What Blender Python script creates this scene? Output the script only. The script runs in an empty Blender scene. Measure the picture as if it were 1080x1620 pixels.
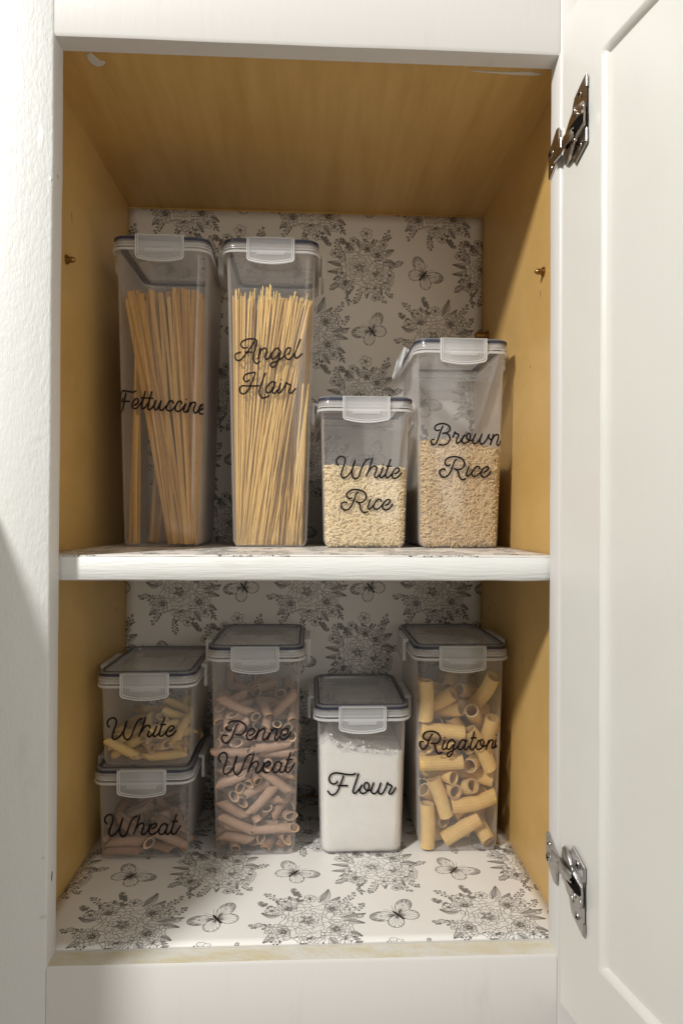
import bpy, math, random
import numpy as np
from mathutils import Vector, Matrix, Quaternion, noise

C = bpy.context.scene.collection
SC = bpy.context.scene

# ------------------------------------------------------------------ camera
CAM_LOC = (0.0009, -0.5149, 0.3434)
PITCH, YAW, ROLL = 0.0065, 0.0473, 0.0055
cam = bpy.data.cameras.new("camera")
cam.sensor_fit = 'HORIZONTAL'; cam.sensor_width = 36.0; cam.lens = 36.0 * 1050 / 1080
cam.clip_start = 0.01; cam.clip_end = 50
co = bpy.data.objects.new("camera", cam); C.objects.link(co)
_cy, _sy, _cp, _sp, _cr, _sr = math.cos(YAW), math.sin(YAW), math.cos(PITCH), math.sin(PITCH), math.cos(ROLL), math.sin(ROLL)
_f = Vector((_sy * _cp, _cy * _cp, _sp)); _r0 = Vector((_cy, -_sy, 0)); _u0 = _r0.cross(_f)
_r = _cr * _r0 + _sr * _u0; _u = -_sr * _r0 + _cr * _u0
co.matrix_world = Matrix(((_r.x, _u.x, -_f.x, CAM_LOC[0]), (_r.y, _u.y, -_f.y, CAM_LOC[1]), (_r.z, _u.z, -_f.z, CAM_LOC[2]), (0, 0, 0, 1)))
SC.camera = co

# ------------------------------------------------------------------ light
w = bpy.data.worlds.new("World"); SC.world = w; w.use_nodes = True
bg = w.node_tree.nodes["Background"]
bg.inputs[0].default_value = (1.0, 0.925, 0.815, 1)      # dim light of the room
bg.inputs[1].default_value = 0.33
LD = Vector((-0.85, -1.0, 1.05)).normalized()          # towards the kitchen lamp
lamp = bpy.data.lights.new("kitchen_lamp", 'POINT')
lamp.energy = 132; lamp.color = (1.0, 0.985, 0.945); lamp.shadow_soft_size = 0.08
lo = bpy.data.objects.new("kitchen_lamp", lamp); C.objects.link(lo)
lo.location = Vector((0.0, 0.05, 0.32)) + LD * 1.75
room = bpy.data.lights.new("added_fill_lamp", 'AREA')         # added fill without a known source, brightens back wall and container fronts
room.shape = 'DISK'; room.size = 1.5; room.energy = 7.5; room.color = (1.0, 0.96, 0.89)
ro = bpy.data.objects.new("added_fill_lamp", room); C.objects.link(ro); ro.location = (0.92, -2.25, 0.75)
ro.rotation_euler = (Vector((0, .2, .35)) - Vector(ro.location)).to_track_quat('-Z', 'Y').to_euler()
vs = SC.view_settings
vs.view_transform = 'Standard'; vs.look = 'None'; vs.exposure = 0.0; vs.gamma = 1.0
SC.cycles.transparent_max_bounces = 48
SC.cycles.max_bounces = 12; SC.cycles.transmission_bounces = 12
SC.cycles.use_denoising = True
SC.cycles.caustics_reflective = False

# ------------------------------------------------------------------ helpers
class MB:
    def __init__(s): s.v = []; s.f = []
    def add(s, vs, fs):
        n = len(s.v); s.v += [tuple(p) for p in vs]; s.f += [tuple(i + n for i in f) for f in fs]
    def box(s, x0, x1, y0, y1, z0, z1):
        s.add([(x, y, z) for x in (x0, x1) for y in (y0, y1) for z in (z0, z1)],
              [(0, 1, 3, 2), (4, 6, 7, 5), (0, 4, 5, 1), (2, 3, 7, 6), (0, 2, 6, 4), (1, 5, 7, 3)])
    def loft(s, loops, cap0=True, cap1=True):
        n = len(loops[0]); vs = [p for L in loops for p in L]; fs = []
        for k in range(len(loops) - 1):
            for i in range(n):
                j = (i + 1) % n; a = k * n
                fs.append((a + i, a + j, a + n + j, a + n + i))
        if cap0: fs.append(tuple(reversed(range(n))))
        if cap1: fs.append(tuple(range((len(loops) - 1) * n, len(loops) * n)))
        s.add(vs, fs)
    def prism(s, poly, h0, h1, fn, inset=0.0):
        """poly in 2D (ccw); fn(a, b, h) -> 3D point"""
        cx = sum(p[0] for p in poly) / len(poly); cy = sum(p[1] for p in poly) / len(poly)
        def sc(k): return [(cx + (p[0] - cx) * k, cy + (p[1] - cy) * k) for p in poly]
        L = [[fn(a, b, h0) for a, b in poly], [fn(a, b, h1 - inset) for a, b in poly]]
        if inset:
            R = max(math.hypot(p[0] - cx, p[1] - cy) for p in poly)
            L.append([fn(a, b, h1) for a, b in sc(1 - inset / R)])
        s.loft(L)
    def tube(s, pts, r, seg=8, flat=None):
        pts = [Vector(p) for p in pts]; loops = []
        for i, p in enumerate(pts):
            t = (pts[min(i + 1, len(pts) - 1)] - pts[max(i - 1, 0)])
            t = t.normalized() if t.length > 1e-9 else Vector((0, 0, 1))
            a = t.cross(Vector((0, 0, 1)) if abs(t.z) < .9 else Vector((1, 0, 0))).normalized(); b = t.cross(a)
            loops.append([p + (a * math.cos(2 * math.pi * k / seg) + b * math.sin(2 * math.pi * k / seg)) * r for k in range(seg)])
        s.loft(loops)
    def mesh(s, name):
        me = bpy.data.meshes.new(name); me.from_pydata(s.v, [], s.f); me.update(); return me

def fixn(me):
    import bmesh
    bm = bmesh.new(); bm.from_mesh(me); bmesh.ops.recalc_face_normals(bm, faces=bm.faces); bm.to_mesh(me); bm.free()

def obj(name, mb, m, parent=None, smooth=False, bevel=0, seg=2):
    me = mb.mesh(name) if isinstance(mb, MB) else mb
    if isinstance(mb, MB): fixn(me)
    o = bpy.data.objects.new(name, me); C.objects.link(o)
    if m and not me.materials: me.materials.append(m)
    if parent: o.parent = parent
    if smooth:
        me.polygons.foreach_set("use_smooth", [True] * len(me.polygons))
        try: me.set_sharp_from_angle(angle=math.radians(smooth if smooth > 1 else 40))
        except Exception: pass
    if bevel:
        b = o.modifiers.new("bevel", 'BEVEL'); b.width = bevel; b.segments = seg; b.limit_method = 'ANGLE'; b.angle_limit = math.radians(40)
    return o

def thing(name, label, cat, loc=(0, 0, 0), group=None, rz=0):
    o = bpy.data.objects.new(name, None); C.objects.link(o); o.location = loc; o.rotation_euler = (0, 0, rz)
    o.empty_display_size = .02
    return tag(o, label, cat, group)

def tag(o, label, cat, group=None, kind=None):
    o['label'] = label; o['category'] = cat
    if group: o['group'] = group
    if kind: o['kind'] = kind
    return o

def rr(hw, hd, r, z, n=5):
    """rounded rectangle loop at height z"""
    P = []
    for sx, sy, a0 in ((1, 1, 0), (-1, 1, 90), (-1, -1, 180), (1, -1, 270)):
        for k in range(n + 1):
            a = math.radians(a0 + 90 * k / n)
            P.append(((hw - r) * sx + r * math.cos(a), (hd - r) * sy + r * math.sin(a), z))
    return P

# ------------------------------------------------------------------ materials
def mat(name):
    m = bpy.data.materials.new(name); m.use_nodes = True
    nt = m.node_tree; nt.nodes.clear()
    return m, nt, nt.nodes, nt.links

def N(nt, t, **k):
    n = nt.nodes.new(t)
    for a, b in k.items():
        if a in n.inputs: n.inputs[a].default_value = b
        else: setattr(n, a, b)
    return n

def pr(name, col, rough=.5, metal=0, bump=None, var=None, coat=0, spec=.5, sss=0):
    """principled with optional noise bump [(scale, dist, stretch)] and colour variation (colour2, scale, stretch, lo, hi)"""
    m, nt, ns, ln = mat(name)
    out = N(nt, 'ShaderNodeOutputMaterial'); p = N(nt, 'ShaderNodeBsdfPrincipled', Roughness=rough, Metallic=metal)
    p.inputs['Base Color'].default_value = (*col, 1); p.inputs['Specular IOR Level'].default_value = spec
    if coat: p.inputs['Coat Weight'].default_value = coat; p.inputs['Coat Roughness'].default_value = .15
    if sss:
        p.inputs['Subsurface Weight'].default_value = sss; p.inputs['Subsurface Radius'].default_value = (.003, .002, .001); p.inputs['Subsurface Scale'].default_value = .6
    ln.new(p.outputs[0], out.inputs[0])
    tc = N(nt, 'ShaderNodeTexCoord')
    if var:
        c2, sc, st, lo_, hi_ = var
        mp = N(nt, 'ShaderNodeMapping'); mp.inputs['Scale'].default_value = st; ln.new(tc.outputs['Object'], mp.inputs[0])
        nz = N(nt, 'ShaderNodeTexNoise', Scale=sc, Detail=6.0, Roughness=.6); ln.new(mp.outputs[0], nz.inputs['Vector'])
        cr = N(nt, 'ShaderNodeMapRange'); cr.inputs[1].default_value = lo_; cr.inputs[2].default_value = hi_; ln.new(nz.outputs[0], cr.inputs[0])
        mx = N(nt, 'ShaderNodeMix', data_type='RGBA'); ln.new(cr.outputs[0], mx.inputs[0])
        mx.inputs[6].default_value = (*col, 1); mx.inputs[7].default_value = (*c2, 1); ln.new(mx.outputs[2], p.inputs['Base Color'])
    prev = None
    for sc, dist, st in (bump or []):
        mp = N(nt, 'ShaderNodeMapping'); mp.inputs['Scale'].default_value = st; ln.new(tc.outputs['Object'], mp.inputs[0])
        nz = N(nt, 'ShaderNodeTexNoise', Scale=sc, Detail=4.0, Roughness=.55); ln.new(mp.outputs[0], nz.inputs['Vector'])
        b = N(nt, 'ShaderNodeBump', Strength=1.0, Distance=dist); ln.new(nz.outputs[0], b.inputs['Height'])
        if prev: ln.new(prev.outputs[0], b.inputs['Normal'])
        prev = b
    if prev: ln.new(prev.outputs[0], p.inputs['Normal'])
    return m

def plastic(name, haze, col=(.86, .88, .92), blur=.08, gloss_r=.09, edge=.25, refl=.5):
    """milky clear food-box plastic: mostly see-through, a little scattering, a soft sheen"""
    m, nt, ns, ln = mat(name)
    out = N(nt, 'ShaderNodeOutputMaterial')
    tr = N(nt, 'ShaderNodeBsdfTransparent'); tr.inputs[0].default_value = (.995, .995, .997, 1)
    rf = N(nt, 'ShaderNodeBsdfRefraction', Roughness=.32, IOR=1.02); rf.inputs[0].default_value = (.98, .98, .985, 1)
    m0 = N(nt, 'ShaderNodeMixShader', Fac=blur); ln.new(tr.outputs[0], m0.inputs[1]); ln.new(rf.outputs[0], m0.inputs[2])
    df = N(nt, 'ShaderNodeBsdfDiffuse'); df.inputs[0].default_value = (*col, 1)
    tl = N(nt, 'ShaderNodeBsdfTranslucent'); tl.inputs[0].default_value = (*col, 1)
    m1 = N(nt, 'ShaderNodeMixShader', Fac=1 - refl); ln.new(df.outputs[0], m1.inputs[1]); ln.new(tl.outputs[0], m1.inputs[2])
    lw = N(nt, 'ShaderNodeLayerWeight', Blend=.5)
    ma = N(nt, 'ShaderNodeMath', operation='MULTIPLY_ADD'); ma.inputs[1].default_value = edge; ma.inputs[2].default_value = haze; ma.use_clamp = True
    p3 = N(nt, 'ShaderNodeMath', operation='POWER'); ln.new(lw.outputs['Facing'], p3.inputs[0]); p3.inputs[1].default_value = 3.0
    ln.new(p3.outputs[0], ma.inputs[0])
    m2 = N(nt, 'ShaderNodeMixShader'); ln.new(ma.outputs[0], m2.inputs[0]); ln.new(m0.outputs[0], m2.inputs[1]); ln.new(m1.outputs[0], m2.inputs[2])
    gl = N(nt, 'ShaderNodeBsdfGlossy', Roughness=gloss_r)
    lf = N(nt, 'ShaderNodeLayerWeight', Blend=.5)
    pw = N(nt, 'ShaderNodeMath', operation='POWER'); ln.new(lf.outputs['Facing'], pw.inputs[0]); pw.inputs[1].default_value = 5.0
    fr = N(nt, 'ShaderNodeMath', operation='MULTIPLY_ADD'); ln.new(pw.outputs[0], fr.inputs[0]); fr.inputs[1].default_value = .3; fr.inputs[2].default_value = .045
    m3 = N(nt, 'ShaderNodeMixShader'); ln.new(fr.outputs[0], m3.inputs[0]); ln.new(m2.outputs[0], m3.inputs[1]); ln.new(gl.outputs[0], m3.inputs[2])
    ln.new(m3.outputs[0], out.inputs[0])
    return m

def food(name, c1, c2, rough=.55, sss=.15, bump=0.0):
    """each piece its own tone between two colours"""
    m = pr(name, c1, rough, sss=sss, bump=[(900, bump, (1, 1, 1))] if bump else None)
    nt = m.node_tree; ln = nt.links; p = next(n for n in nt.nodes if n.type == 'BSDF_PRINCIPLED')
    oi = N(nt, 'ShaderNodeObjectInfo'); mx = N(nt, 'ShaderNodeMix', data_type='RGBA')
    ln.new(oi.outputs['Random'], mx.inputs[0]); mx.inputs[6].default_value = (*c1, 1); mx.inputs[7].default_value = (*c2, 1)
    tc = N(nt, 'ShaderNodeTexCoord'); nz = N(nt, 'ShaderNodeTexNoise', Scale=160.0, Detail=3.0); ln.new(tc.outputs['Object'], nz.inputs['Vector'])
    mr = N(nt, 'ShaderNodeMapRange'); mr.inputs[3].default_value = .82; mr.inputs[4].default_value = 1.12; ln.new(nz.outputs[0], mr.inputs[0])
    m2 = N(nt, 'ShaderNodeMix', data_type='RGBA', blend_type='MULTIPLY'); m2.inputs[0].default_value = 1
    ln.new(mx.outputs[2], m2.inputs[6]); ln.new(mr.outputs[0], m2.inputs[7]); ln.new(m2.outputs[2], p.inputs['Base Color'])
    return m

WHITE = (.80, .79, .765)
M_face = pr("white_brushed_paint", (.69, .695, .68), .42, bump=[(420, .0005, (1, 1, .35)), (110, .0006, (1, 1, .6)), (1300, .00018, (1, 1, .2))], var=((.63, .62, .585), 26, (1, 1, .4), .62, .8))
M_edge = pr("white_edge_paint", (.65, .635, .615), .4, bump=[(160, .0002, (1, 1, .2))], var=((.59, .565, .54), 40, (1, 1, .25), .6, .8))
M_door = pr("cream_door_paint", (.69, .69, .65), .33, bump=[(26, .0006, (1, 1, .5)), (240, .00010, (1, 1, .3))], var=((.68, .665, .63), 7, (1, 1, 1), .42, .62))
M_shelf = pr("white_shelf_paint", (.72, .725, .71), .42, bump=[(130, .0006, (.08, 1, 1.0)), (520, .0003, (.08, 1, 1))], var=((.60, .59, .56), 90, (.07, 1, 1.2), .6, .74))
M_ochre = pr("ochre_painted_wood", (.63, .41, .15), .40, bump=[(300, .00010, (1, .08, .08)), (30, .0003, (1, 1, 1))], var=((.52, .318, .098), 60, (1, .10, .16), .38, .72))
M_worn = pr("worn_cream_paint", (.70, .685, .63), .5, bump=[(300, .0005, (1, 1, 1))], var=((.63, .54, .32), 60, (.4, 1, 1), .42, .72))
M_metal = pr("nickel_hinge_metal", (.47, .43, .39), .23, metal=1, bump=[(700, .00005, (1, 1, 1))])
M_metal2 = pr("dull_zinc_hinge_metal", (.52, .51, .50), .38, metal=1, bump=[(1100, .00018, (1, 1, 1))])
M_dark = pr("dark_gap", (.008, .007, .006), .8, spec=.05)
M_brass = pr("old_brass_peg", (.30, .17, .06), .35, metal=1)
M_body = plastic("frosted_box_plastic", .052, col=(.93, .93, .95), blur=.05, edge=.75, refl=.6)
M_lid = plastic("frosted_lid_plastic", .18, col=(.93, .93, .94), blur=.04, edge=.15, refl=.7)
M_clip = plastic("milky_clip_plastic", .25, col=(.92, .93, .95), blur=.05, edge=.4, refl=.65)
M_ridge = plastic("milky_ridge_plastic", .78, col=(.94, .95, .96), blur=.1, edge=.2, refl=.6)
M_gasket = pr("grey_blue_silicone", (.030, .036, .062), .4)
M_ink = pr("black_vinyl", (.008, .005, .007), .6, spec=.2)
M_fett = food("fettuccine_pasta", (.56, .28, .05), (.74, .44, .12))
M_angel = food("angel_hair_pasta", (.78, .48, .13), (.86, .61, .22))
M_rig = food("rigatoni_pasta", (.75, .485, .16), (.83, .58, .235))
M_pwh = food("wholewheat_pasta", (.385, .235, .155), (.51, .335, .23))
M_pwt = food("white_penne_pasta", (.70, .46, .15), (.78, .54, .20))
M_rice = pr("white_rice_grain", (.90, .715, .44), .45, sss=.2, var=((.72, .58, .34), 420, (1, 1, 1), .45, .75))
M_brice = pr("brown_rice_grain", (.70, .52, .29), .5, sss=.15, var=((.54, .36, .17), 420, (1, 1, 1), .45, .75))
M_flour = pr("flour_powder", (.87, .845, .80), .95, bump=[(500, .0006, (1, 1, 1))], spec=.1, sss=.2)

# ------------------------------------------------------------------ printed liner: ink drawing of flowers and butterflies, drawn by code
TW, TH = 0.1545, 0.158                       # one repeat of the print, metres
PX = 6.0                                      # pixels per millimetre
IW, IH = int(TW * 1000 * PX), int(TH * 1000 * PX)
ink = np.zeros((IH, IW), np.float32)
R = random.Random(11)

def _box(P, pad):
    x0 = int(math.floor(P[:, 0].min() - pad)); x1 = int(math.ceil(P[:, 0].max() + pad)) + 1
    y0 = int(math.floor(P[:, 1].min() - pad)); y1 = int(math.ceil(P[:, 1].max() + pad)) + 1
    return x0, x1, y0, y1

def line(pts, wd=.32, a=1.0):
    wd *= 1.24
    P = np.array(pts, np.float32) * PX; wp = wd * PX / 2
    x0, x1, y0, y1 = _box(P, wp + 1)
    X, Y = np.meshgrid(np.arange(x0, x1), np.arange(y0, y1)); D = np.full(X.shape, 1e9, np.float32)
    for (ax, ay), (bx, by) in zip(P[:-1], P[1:]):
        dx, dy = bx - ax, by - ay; L = dx * dx + dy * dy + 1e-9
        t = np.clip(((X - ax) * dx + (Y - ay) * dy) / L, 0, 1)
        D = np.minimum(D, (X - ax - t * dx) ** 2 + (Y - ay - t * dy) ** 2)
    al = np.clip(wp + .5 - np.sqrt(D), 0, 1) * a
    ix = np.ix_(np.arange(y0, y1) % IH, np.arange(x0, x1) % IW)
    ink[ix] = np.maximum(ink[ix], al)

def fill(pts, v=0.0):
    P = np.array(pts, np.float32) * PX
    x0, x1, y0, y1 = _box(P, 1)
    X, Y = np.meshgrid(np.arange(x0, x1), np.arange(y0, y1)); ins = np.zeros(X.shape, bool)
    for (ax, ay), (bx, by) in zip(P, np.roll(P, -1, 0)):
        if ay == by: continue
        ins ^= ((ay > Y) != (by > Y)) & (X < (bx - ax) * (Y - ay) / (by - ay) + ax)
    ix = np.ix_(np.arange(y0, y1) % IH, np.arange(x0, x1) % IW)
    b = ink[ix]; b[ins] = v; ink[ix] = b

def spl(pts, n=6):
    P = [np.array(p, float) for p in pts]; P = [2 * P[0] - P[1]] + P + [2 * P[-1] - P[-2]]; out = []
    for i in range(1, len(P) - 2):
        for k in range(n):
            t = k / n
            out.append(.5 * (2 * P[i] + (P[i + 1] - P[i - 1]) * t + (2 * P[i - 1] - 5 * P[i] + 4 * P[i + 1] - P[i + 2]) * t * t + (3 * P[i] - P[i - 1] - 3 * P[i + 1] + P[i + 2]) * t ** 3))
    out.append(P[-2]); return out

def fr(x, y, ang):
    c, s = math.cos(ang), math.sin(ang)
    return lambda a, b: (x + a * c - b * s, y + a * s + b * c)

def leaf(x, y, ang, L, W, dark=.5, ser=0):
    f = fr(x, y, ang); n = 14; up, dn = [], []
    bend = R.uniform(-.15, .15) * L
    mid = lambda t: bend * math.sin(t * 3.14) * .6
    for k in range(n + 1):
        t = k / n; h = W * math.sin(math.pi * t ** .8) ** .9 * (1 - .25 * t) * .5
        if ser: h *= 1 + .22 * math.sin(k * 3.1)
        up.append(f(t * L, mid(t) + h)); dn.append(f(t * L, mid(t) - h))
    fill(up + dn[::-1]); line(up, .34); line(dn, .34); line([f(k / 8 * L, mid(k / 8)) for k in range(9)], .36)
    m = int(L / .62)
    for k in range(1, m):
        t = k / m; h = W * math.sin(math.pi * t ** .8) ** .9 * (1 - .25 * t) * .5
        e = min(1, t + .10)
        line([f(t * L, mid(t)), f(e * L, mid(e) + h * .85)], .22, .8)
        line([f(t * L, mid(t)), f(e * L, mid(e) - h * R.uniform(.5, .9))], .22, .8)
        if R.random() < dark:
            line([f((t + .03) * L, mid(t)), f((e + .03) * L, mid(e) + h * .8)], .24, .9)

def petal(x, y, ang, L, W, hatch=6, lobe=3):
    f = fr(x, y, ang); n = 18; E = []
    ph = R.uniform(0, 6)
    for k in range(n + 1):
        t = -1 + 2 * k / n
        a = t * 1.9
        rr_ = 1 + .05 * math.sin(lobe * t * 3 + ph) + .03 * math.sin(9 * t + ph)
        px_ = L * (.5 + .5 * math.cos(a)) * rr_ if abs(t) < 1 else 0
        py_ = W * .5 * math.sin(a * .83) * rr_ * (1 if abs(t) < .8 else (1 - abs(t)) / .2 * .8 + .2)
        E.append(f(max(px_, 0), py_))
    fill(E); line(E, .34)
    for k in range(hatch):
        t = (k + .5) / hatch * 1.5 - .75; l0, l1 = .05, R.uniform(.3, .85)
        line([f(L * l0, W * .1 * t), f(L * (l0 + l1) / 2, W * .30 * t), f(L * l1, W * .42 * t)], .2, .75)
    for k in range(hatch // 2):
        t = R.uniform(-.7, .7); line([f(L * .93 * (1 - .3 * t * t), W * .45 * t), f(L * .75 * (1 - .3 * t * t), W * .40 * t)], .2, .7)

def rose(x, y, r, rings=((1, 8), (.76, 7), (.54, 6), (.34, 5)), dense=1.0):
    for s, n in rings:
        a0 = R.uniform(0, 6)
        for k in R.sample(range(n), n):
            a = a0 + 6.283 * k / n + R.uniform(-.12, .12)
            petal(x + math.cos(a) * r * .08, y + math.sin(a) * r * .08, a, r * s * R.uniform(.9, 1.05), r * s * 7.5 / n * R.uniform(.85, 1.1), int((5 + .16 * r) * dense))
    for k in range(int((30 + 2.2 * r) * dense)):
        a = R.uniform(0, 6.28); q = r * .30 * math.sqrt(R.random())
        cx, cy = x + q * math.cos(a), y + q * math.sin(a); b = R.uniform(0, 6)
        line([(cx + .7 * math.cos(b + t), cy + .7 * math.sin(b + t)) for t in (0, .8, 1.6, 2.4)], .3, .9)

def blossom(x, y, r, n=5):
    a0 = R.uniform(0, 6)
    for k in range(n): petal(x, y, a0 + 6.283 * k / n, r, r * 1.0, 4, 2)
    for k in range(7): 
        a = R.uniform(0, 6.28); line([(x, y), (x + .28 * r * math.cos(a), y + .28 * r * math.sin(a))], .34)

def bud(x, y, ang, r):
    f = fr(x, y, ang)
    for s in (-.5, .5, 0):
        g = fr(x, y, ang + s * .5); E = [g(r * 1.7 * t, r * .55 * math.sin(3.14 * t ** .8) * q) for q in (1, -1) for t in ([i / 6 for i in range(7)] if q > 0 else [i / 6 for i in range(6, -1, -1)])]
        fill(E); line(E + E[:1], .32)
    for s in (-.25, 0, .25): line([f(.2 * r, 0), f(1.3 * r, s * r)], .22, .8)

def sprig(x, y, ang, L, kind, curl=.6):
    pts = [(x, y)]; a = ang; n = 7
    for k in range(n):
        a += curl / n * R.uniform(.4, 1.4); pts.append((pts[-1][0] + L / n * math.cos(a), pts[-1][1] + L / n * math.sin(a)))
    P = spl(pts, 3); line(P, .38)
    for k in range(3, len(P) - 1, 3):
        for s in (1, -1):
            if R.random() < .8:
                b = math.atan2(P[k + 1][1] - P[k][1], P[k + 1][0] - P[k][0]) + s * R.uniform(.6, 1.0)
                if kind == 'leaf': leaf(*P[k], b, R.uniform(3.5, 6), 2.2, .6)
                elif kind == 'berry':
                    q = (P[k][0] + 2.6 * math.cos(b), P[k][1] + 2.6 * math.sin(b)); line([P[k], q], .28); bud(*q, b, 1.25)
                else:
                    q = (P[k][0] + 2.2 * math.cos(b), P[k][1] + 2.2 * math.sin(b)); line([P[k], q], .28); blossom(*q, 1.9)
    if kind == 'berry': bud(*P[-1], a, 2.2)
    elif kind == 'flower': blossom(*P[-1], 2.6)
    else: leaf(*P[-1], a, 5, 2.4, .6)

def bouquet(cx, cy, plan):
    for k, *a in plan:
        if k == 'leaf': leaf(cx + a[0], cy + a[1], math.radians(a[2]), a[3], a[4], 1.0, 1 if a[4] > 6 else 0)
        elif k == 'rose': rose(cx + a[0], cy + a[1], a[2])
        elif k == 'bl': blossom(cx + a[0], cy + a[1], a[2], R.choice((5, 6)))
        elif k == 'sp': sprig(cx + a[0], cy + a[1], math.radians(a[2]), a[3], a[4], a[5])
        elif k == 'bud': bud(cx + a[0], cy + a[1], math.radians(a[2]), a[3])

PLAN_B = [('sp', 6, 22, 62, 30, 'berry', -.9), ('sp', 2, 22, 95, 22, 'flower', -.3), ('sp', 10, 18, 38, 34, 'berry', .5), ('sp', -14, 16, 118, 24, 'flower', .3),
          ('sp', -22, 12, 150, 24, 'berry', -.9), ('sp', 22, 2, 2, 24, 'berry', .3), ('sp', 12, -20, -66, 24, 'berry', .4), ('sp', -4, -22, -95, 20, 'berry', -.5), ('sp', -16, -18, -115, 24, 'leaf', .5),
          ('sp', -22, -14, -160, 20, 'berry', .4), ('sp', 20, -18, -40, 20, 'berry', -.3),
          ('leaf', -20, 10, 158, 22, 7), ('leaf', -20, 4, 172, 24, 8), ('leaf', -20, -2, 186, 24, 8), ('leaf', -19, -7, 203, 20, 7), ('leaf', 24, 16, 30, 15, 9), ('leaf', 24, 8, -8, 15, 9), ('leaf', 20, 20, 65, 13, 8), ('leaf', -4, 24, 110, 13, 7),
          ('leaf', 16, -22, -60, 13, 6), ('leaf', -12, -22, -125, 14, 6), ('leaf', 4, -24, -92, 13, 6), ('leaf', -12, 22, 130, 13, 7), ('leaf', 10, 24, 78, 13, 7),
          ('bl', 3, 43, 7.5), ('bl', -13, 34, 5), ('bl', 24, 30, 5), ('bl', -36, 18, 5.5), ('bl', 33, 2, 4), ('bl', -31, -16, 4.5), ('bl', 14, -36, 4.5),
          ('rose', 4, 24, 9), ('rose', 17, 17, 11), ('rose', 25, -15, 11), ('rose', -22, -18, 10), ('rose', -18, 14, 10), ('bl', 4, -25, 7), ('bl', 32, -8, 6), ('bl', -27, -6, 6), ('bl', 14, -24, 7),
          ('rose', 15, -5, 15), ('rose', -5, 1, 21)]
PLAN_C = [('sp', -18, 20, 128, 28, 'berry', .3), ('sp', -26, 14, 152, 22, 'flower', -.3), ('sp', -8, 24, 100, 24, 'flower', .2), ('sp', 22, 18, 38, 26, 'berry', .4), ('sp', 28, 8, 15, 22, 'berry', .6), ('sp', -28, -6, 195, 20, 'berry', -.5),
          ('sp', 26, -16, -35, 20, 'leaf', -.3), ('sp', 10, -26, -75, 24, 'flower', .5), ('sp', -6, -24, -100, 24, 'berry', .4), ('sp', -22, -20, -135, 20, 'berry', .4),
          ('leaf', 8, 26, 66, 22, 10), ('leaf', 16, 22, 48, 16, 9), ('leaf', 26, 4, 12, 22, 9), ('leaf', 26, -2, -8, 20, 8), ('leaf', -12, 24, 118, 14, 8), ('leaf', -26, 8, 165, 16, 9), ('leaf', -24, -16, -140, 18, 10), ('leaf', 16, -24, -55, 14, 8), ('leaf', 30, -16, -25, 14, 8),
          ('leaf', -4, -26, -100, 12, 7), ('leaf', -20, 22, 140, 13, 8), ('bl', -33, 15, 6), ('bl', -22, 28, 6), ('bl', 32, 20, 6), ('bl', 29, -24, 7), ('bl', -32, -12, 6), ('bl', 0, 32, 6), ('bud', -40, -4, 190, 4), ('bud', 40, 4, 20, 3.5), ('bl', 8, -36, 6),
          ('rose', 22, -12, 14), ('rose', 19, 16, 12), ('rose', -18, 17, 12), ('rose', -22, -14, 12), ('rose', 0, -22, 12), ('rose', -2, 1, 22)]

def butterfly(x, y, ang, s=1.0):
    for sx in (1, -1):
        for (wa, L, W, dk) in ((28, 21, 12.5, 1), (-38, 15.5, 12.5, .35)):
            f0 = fr(x, y, ang)
            a = math.radians(wa); f = (lambda a_, b_, f0=f0, a=a, sx=sx: f0(s * sx * (a_ * math.cos(a) - b_ * math.sin(a)), s * (a_ * math.sin(a) + b_ * math.cos(a))))
            E = []
            for k in range(25):
                t = -1 + 2 * k / 24; q = t * math.pi
                r_ = math.cos(q / 2) ** .55 if abs(t) < 1 else 0
                E.append(f(L * r_ * math.cos(q * .30), W * 1.1 * r_ * math.sin(q * .30) * 1.05))
            fill(E); line(E, .42)
            for k in range(7):
                t = -.75 + 1.5 * k / 6; q = t * math.pi; r_ = math.cos(q / 2) ** .55
                line([f(1, 0), f(L * r_ * math.cos(q * .3) * .55, W * r_ * math.sin(q * .3) * .45), f(L * r_ * math.cos(q * .30), W * 1.1 * r_ * math.sin(q * .30))], .24, .85)
            for k in range(int(60 * dk)):
                t = R.uniform(-.62, .62); q = t * math.pi; r_ = math.cos(q / 2) ** .55; u = R.uniform(.74, .96) if dk == 1 else R.uniform(.85, .97)
                line([f(L * r_ * math.cos(q * .3) * u, W * 1.1 * r_ * math.sin(q * .3) * u), f(L * r_ * math.cos(q * .3), W * 1.1 * r_ * math.sin(q * .3))], .26, .8)
            for k in range(12):
                t = R.uniform(-.6, .6); line([f(.5, 0), f(L * .38 * R.uniform(.5, 1), W * .3 * t)], .3, .9)
            if dk == 1: 
                c = f(L * .6, W * .05); line([c, (c[0] + .2, c[1])], 1.1, .9)
    f = fr(x, y, ang)
    line([f(0, 3.5 * s), f(0, -6 * s)], 1.7 * s); line([f(0, 3.5 * s), f(0, 5.2 * s)], 1.2 * s)
    for sx in (1, -1): line([f(0, 5 * s), f(sx * 2.5 * s, 9 * s), f(sx * 4 * s, 11.5 * s)], .26)

B0 = (44.0, 108.0)                                    # bouquet B in the tile, mm; y up
bouquet(B0[0], B0[1], PLAN_B)
bouquet(B0[0] + 89, B0[1] - 83, PLAN_C)
butterfly(B0[0] + 74, B0[1] - 7, math.radians(-38), 1.18)
butterfly(B0[0] + 10, B0[1] - 77, math.radians(36), 1.18)
img = bpy.data.images.new("liner_print", IW, IH, alpha=False, float_buffer=False)
img.colorspace_settings.name = 'Non-Color'
buf = np.ones((IH, IW, 4), np.float32); buf[..., 0] = buf[..., 1] = buf[..., 2] = ink
img.pixels.foreach_set(buf.ravel()); img.update(); img.pack()

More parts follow.
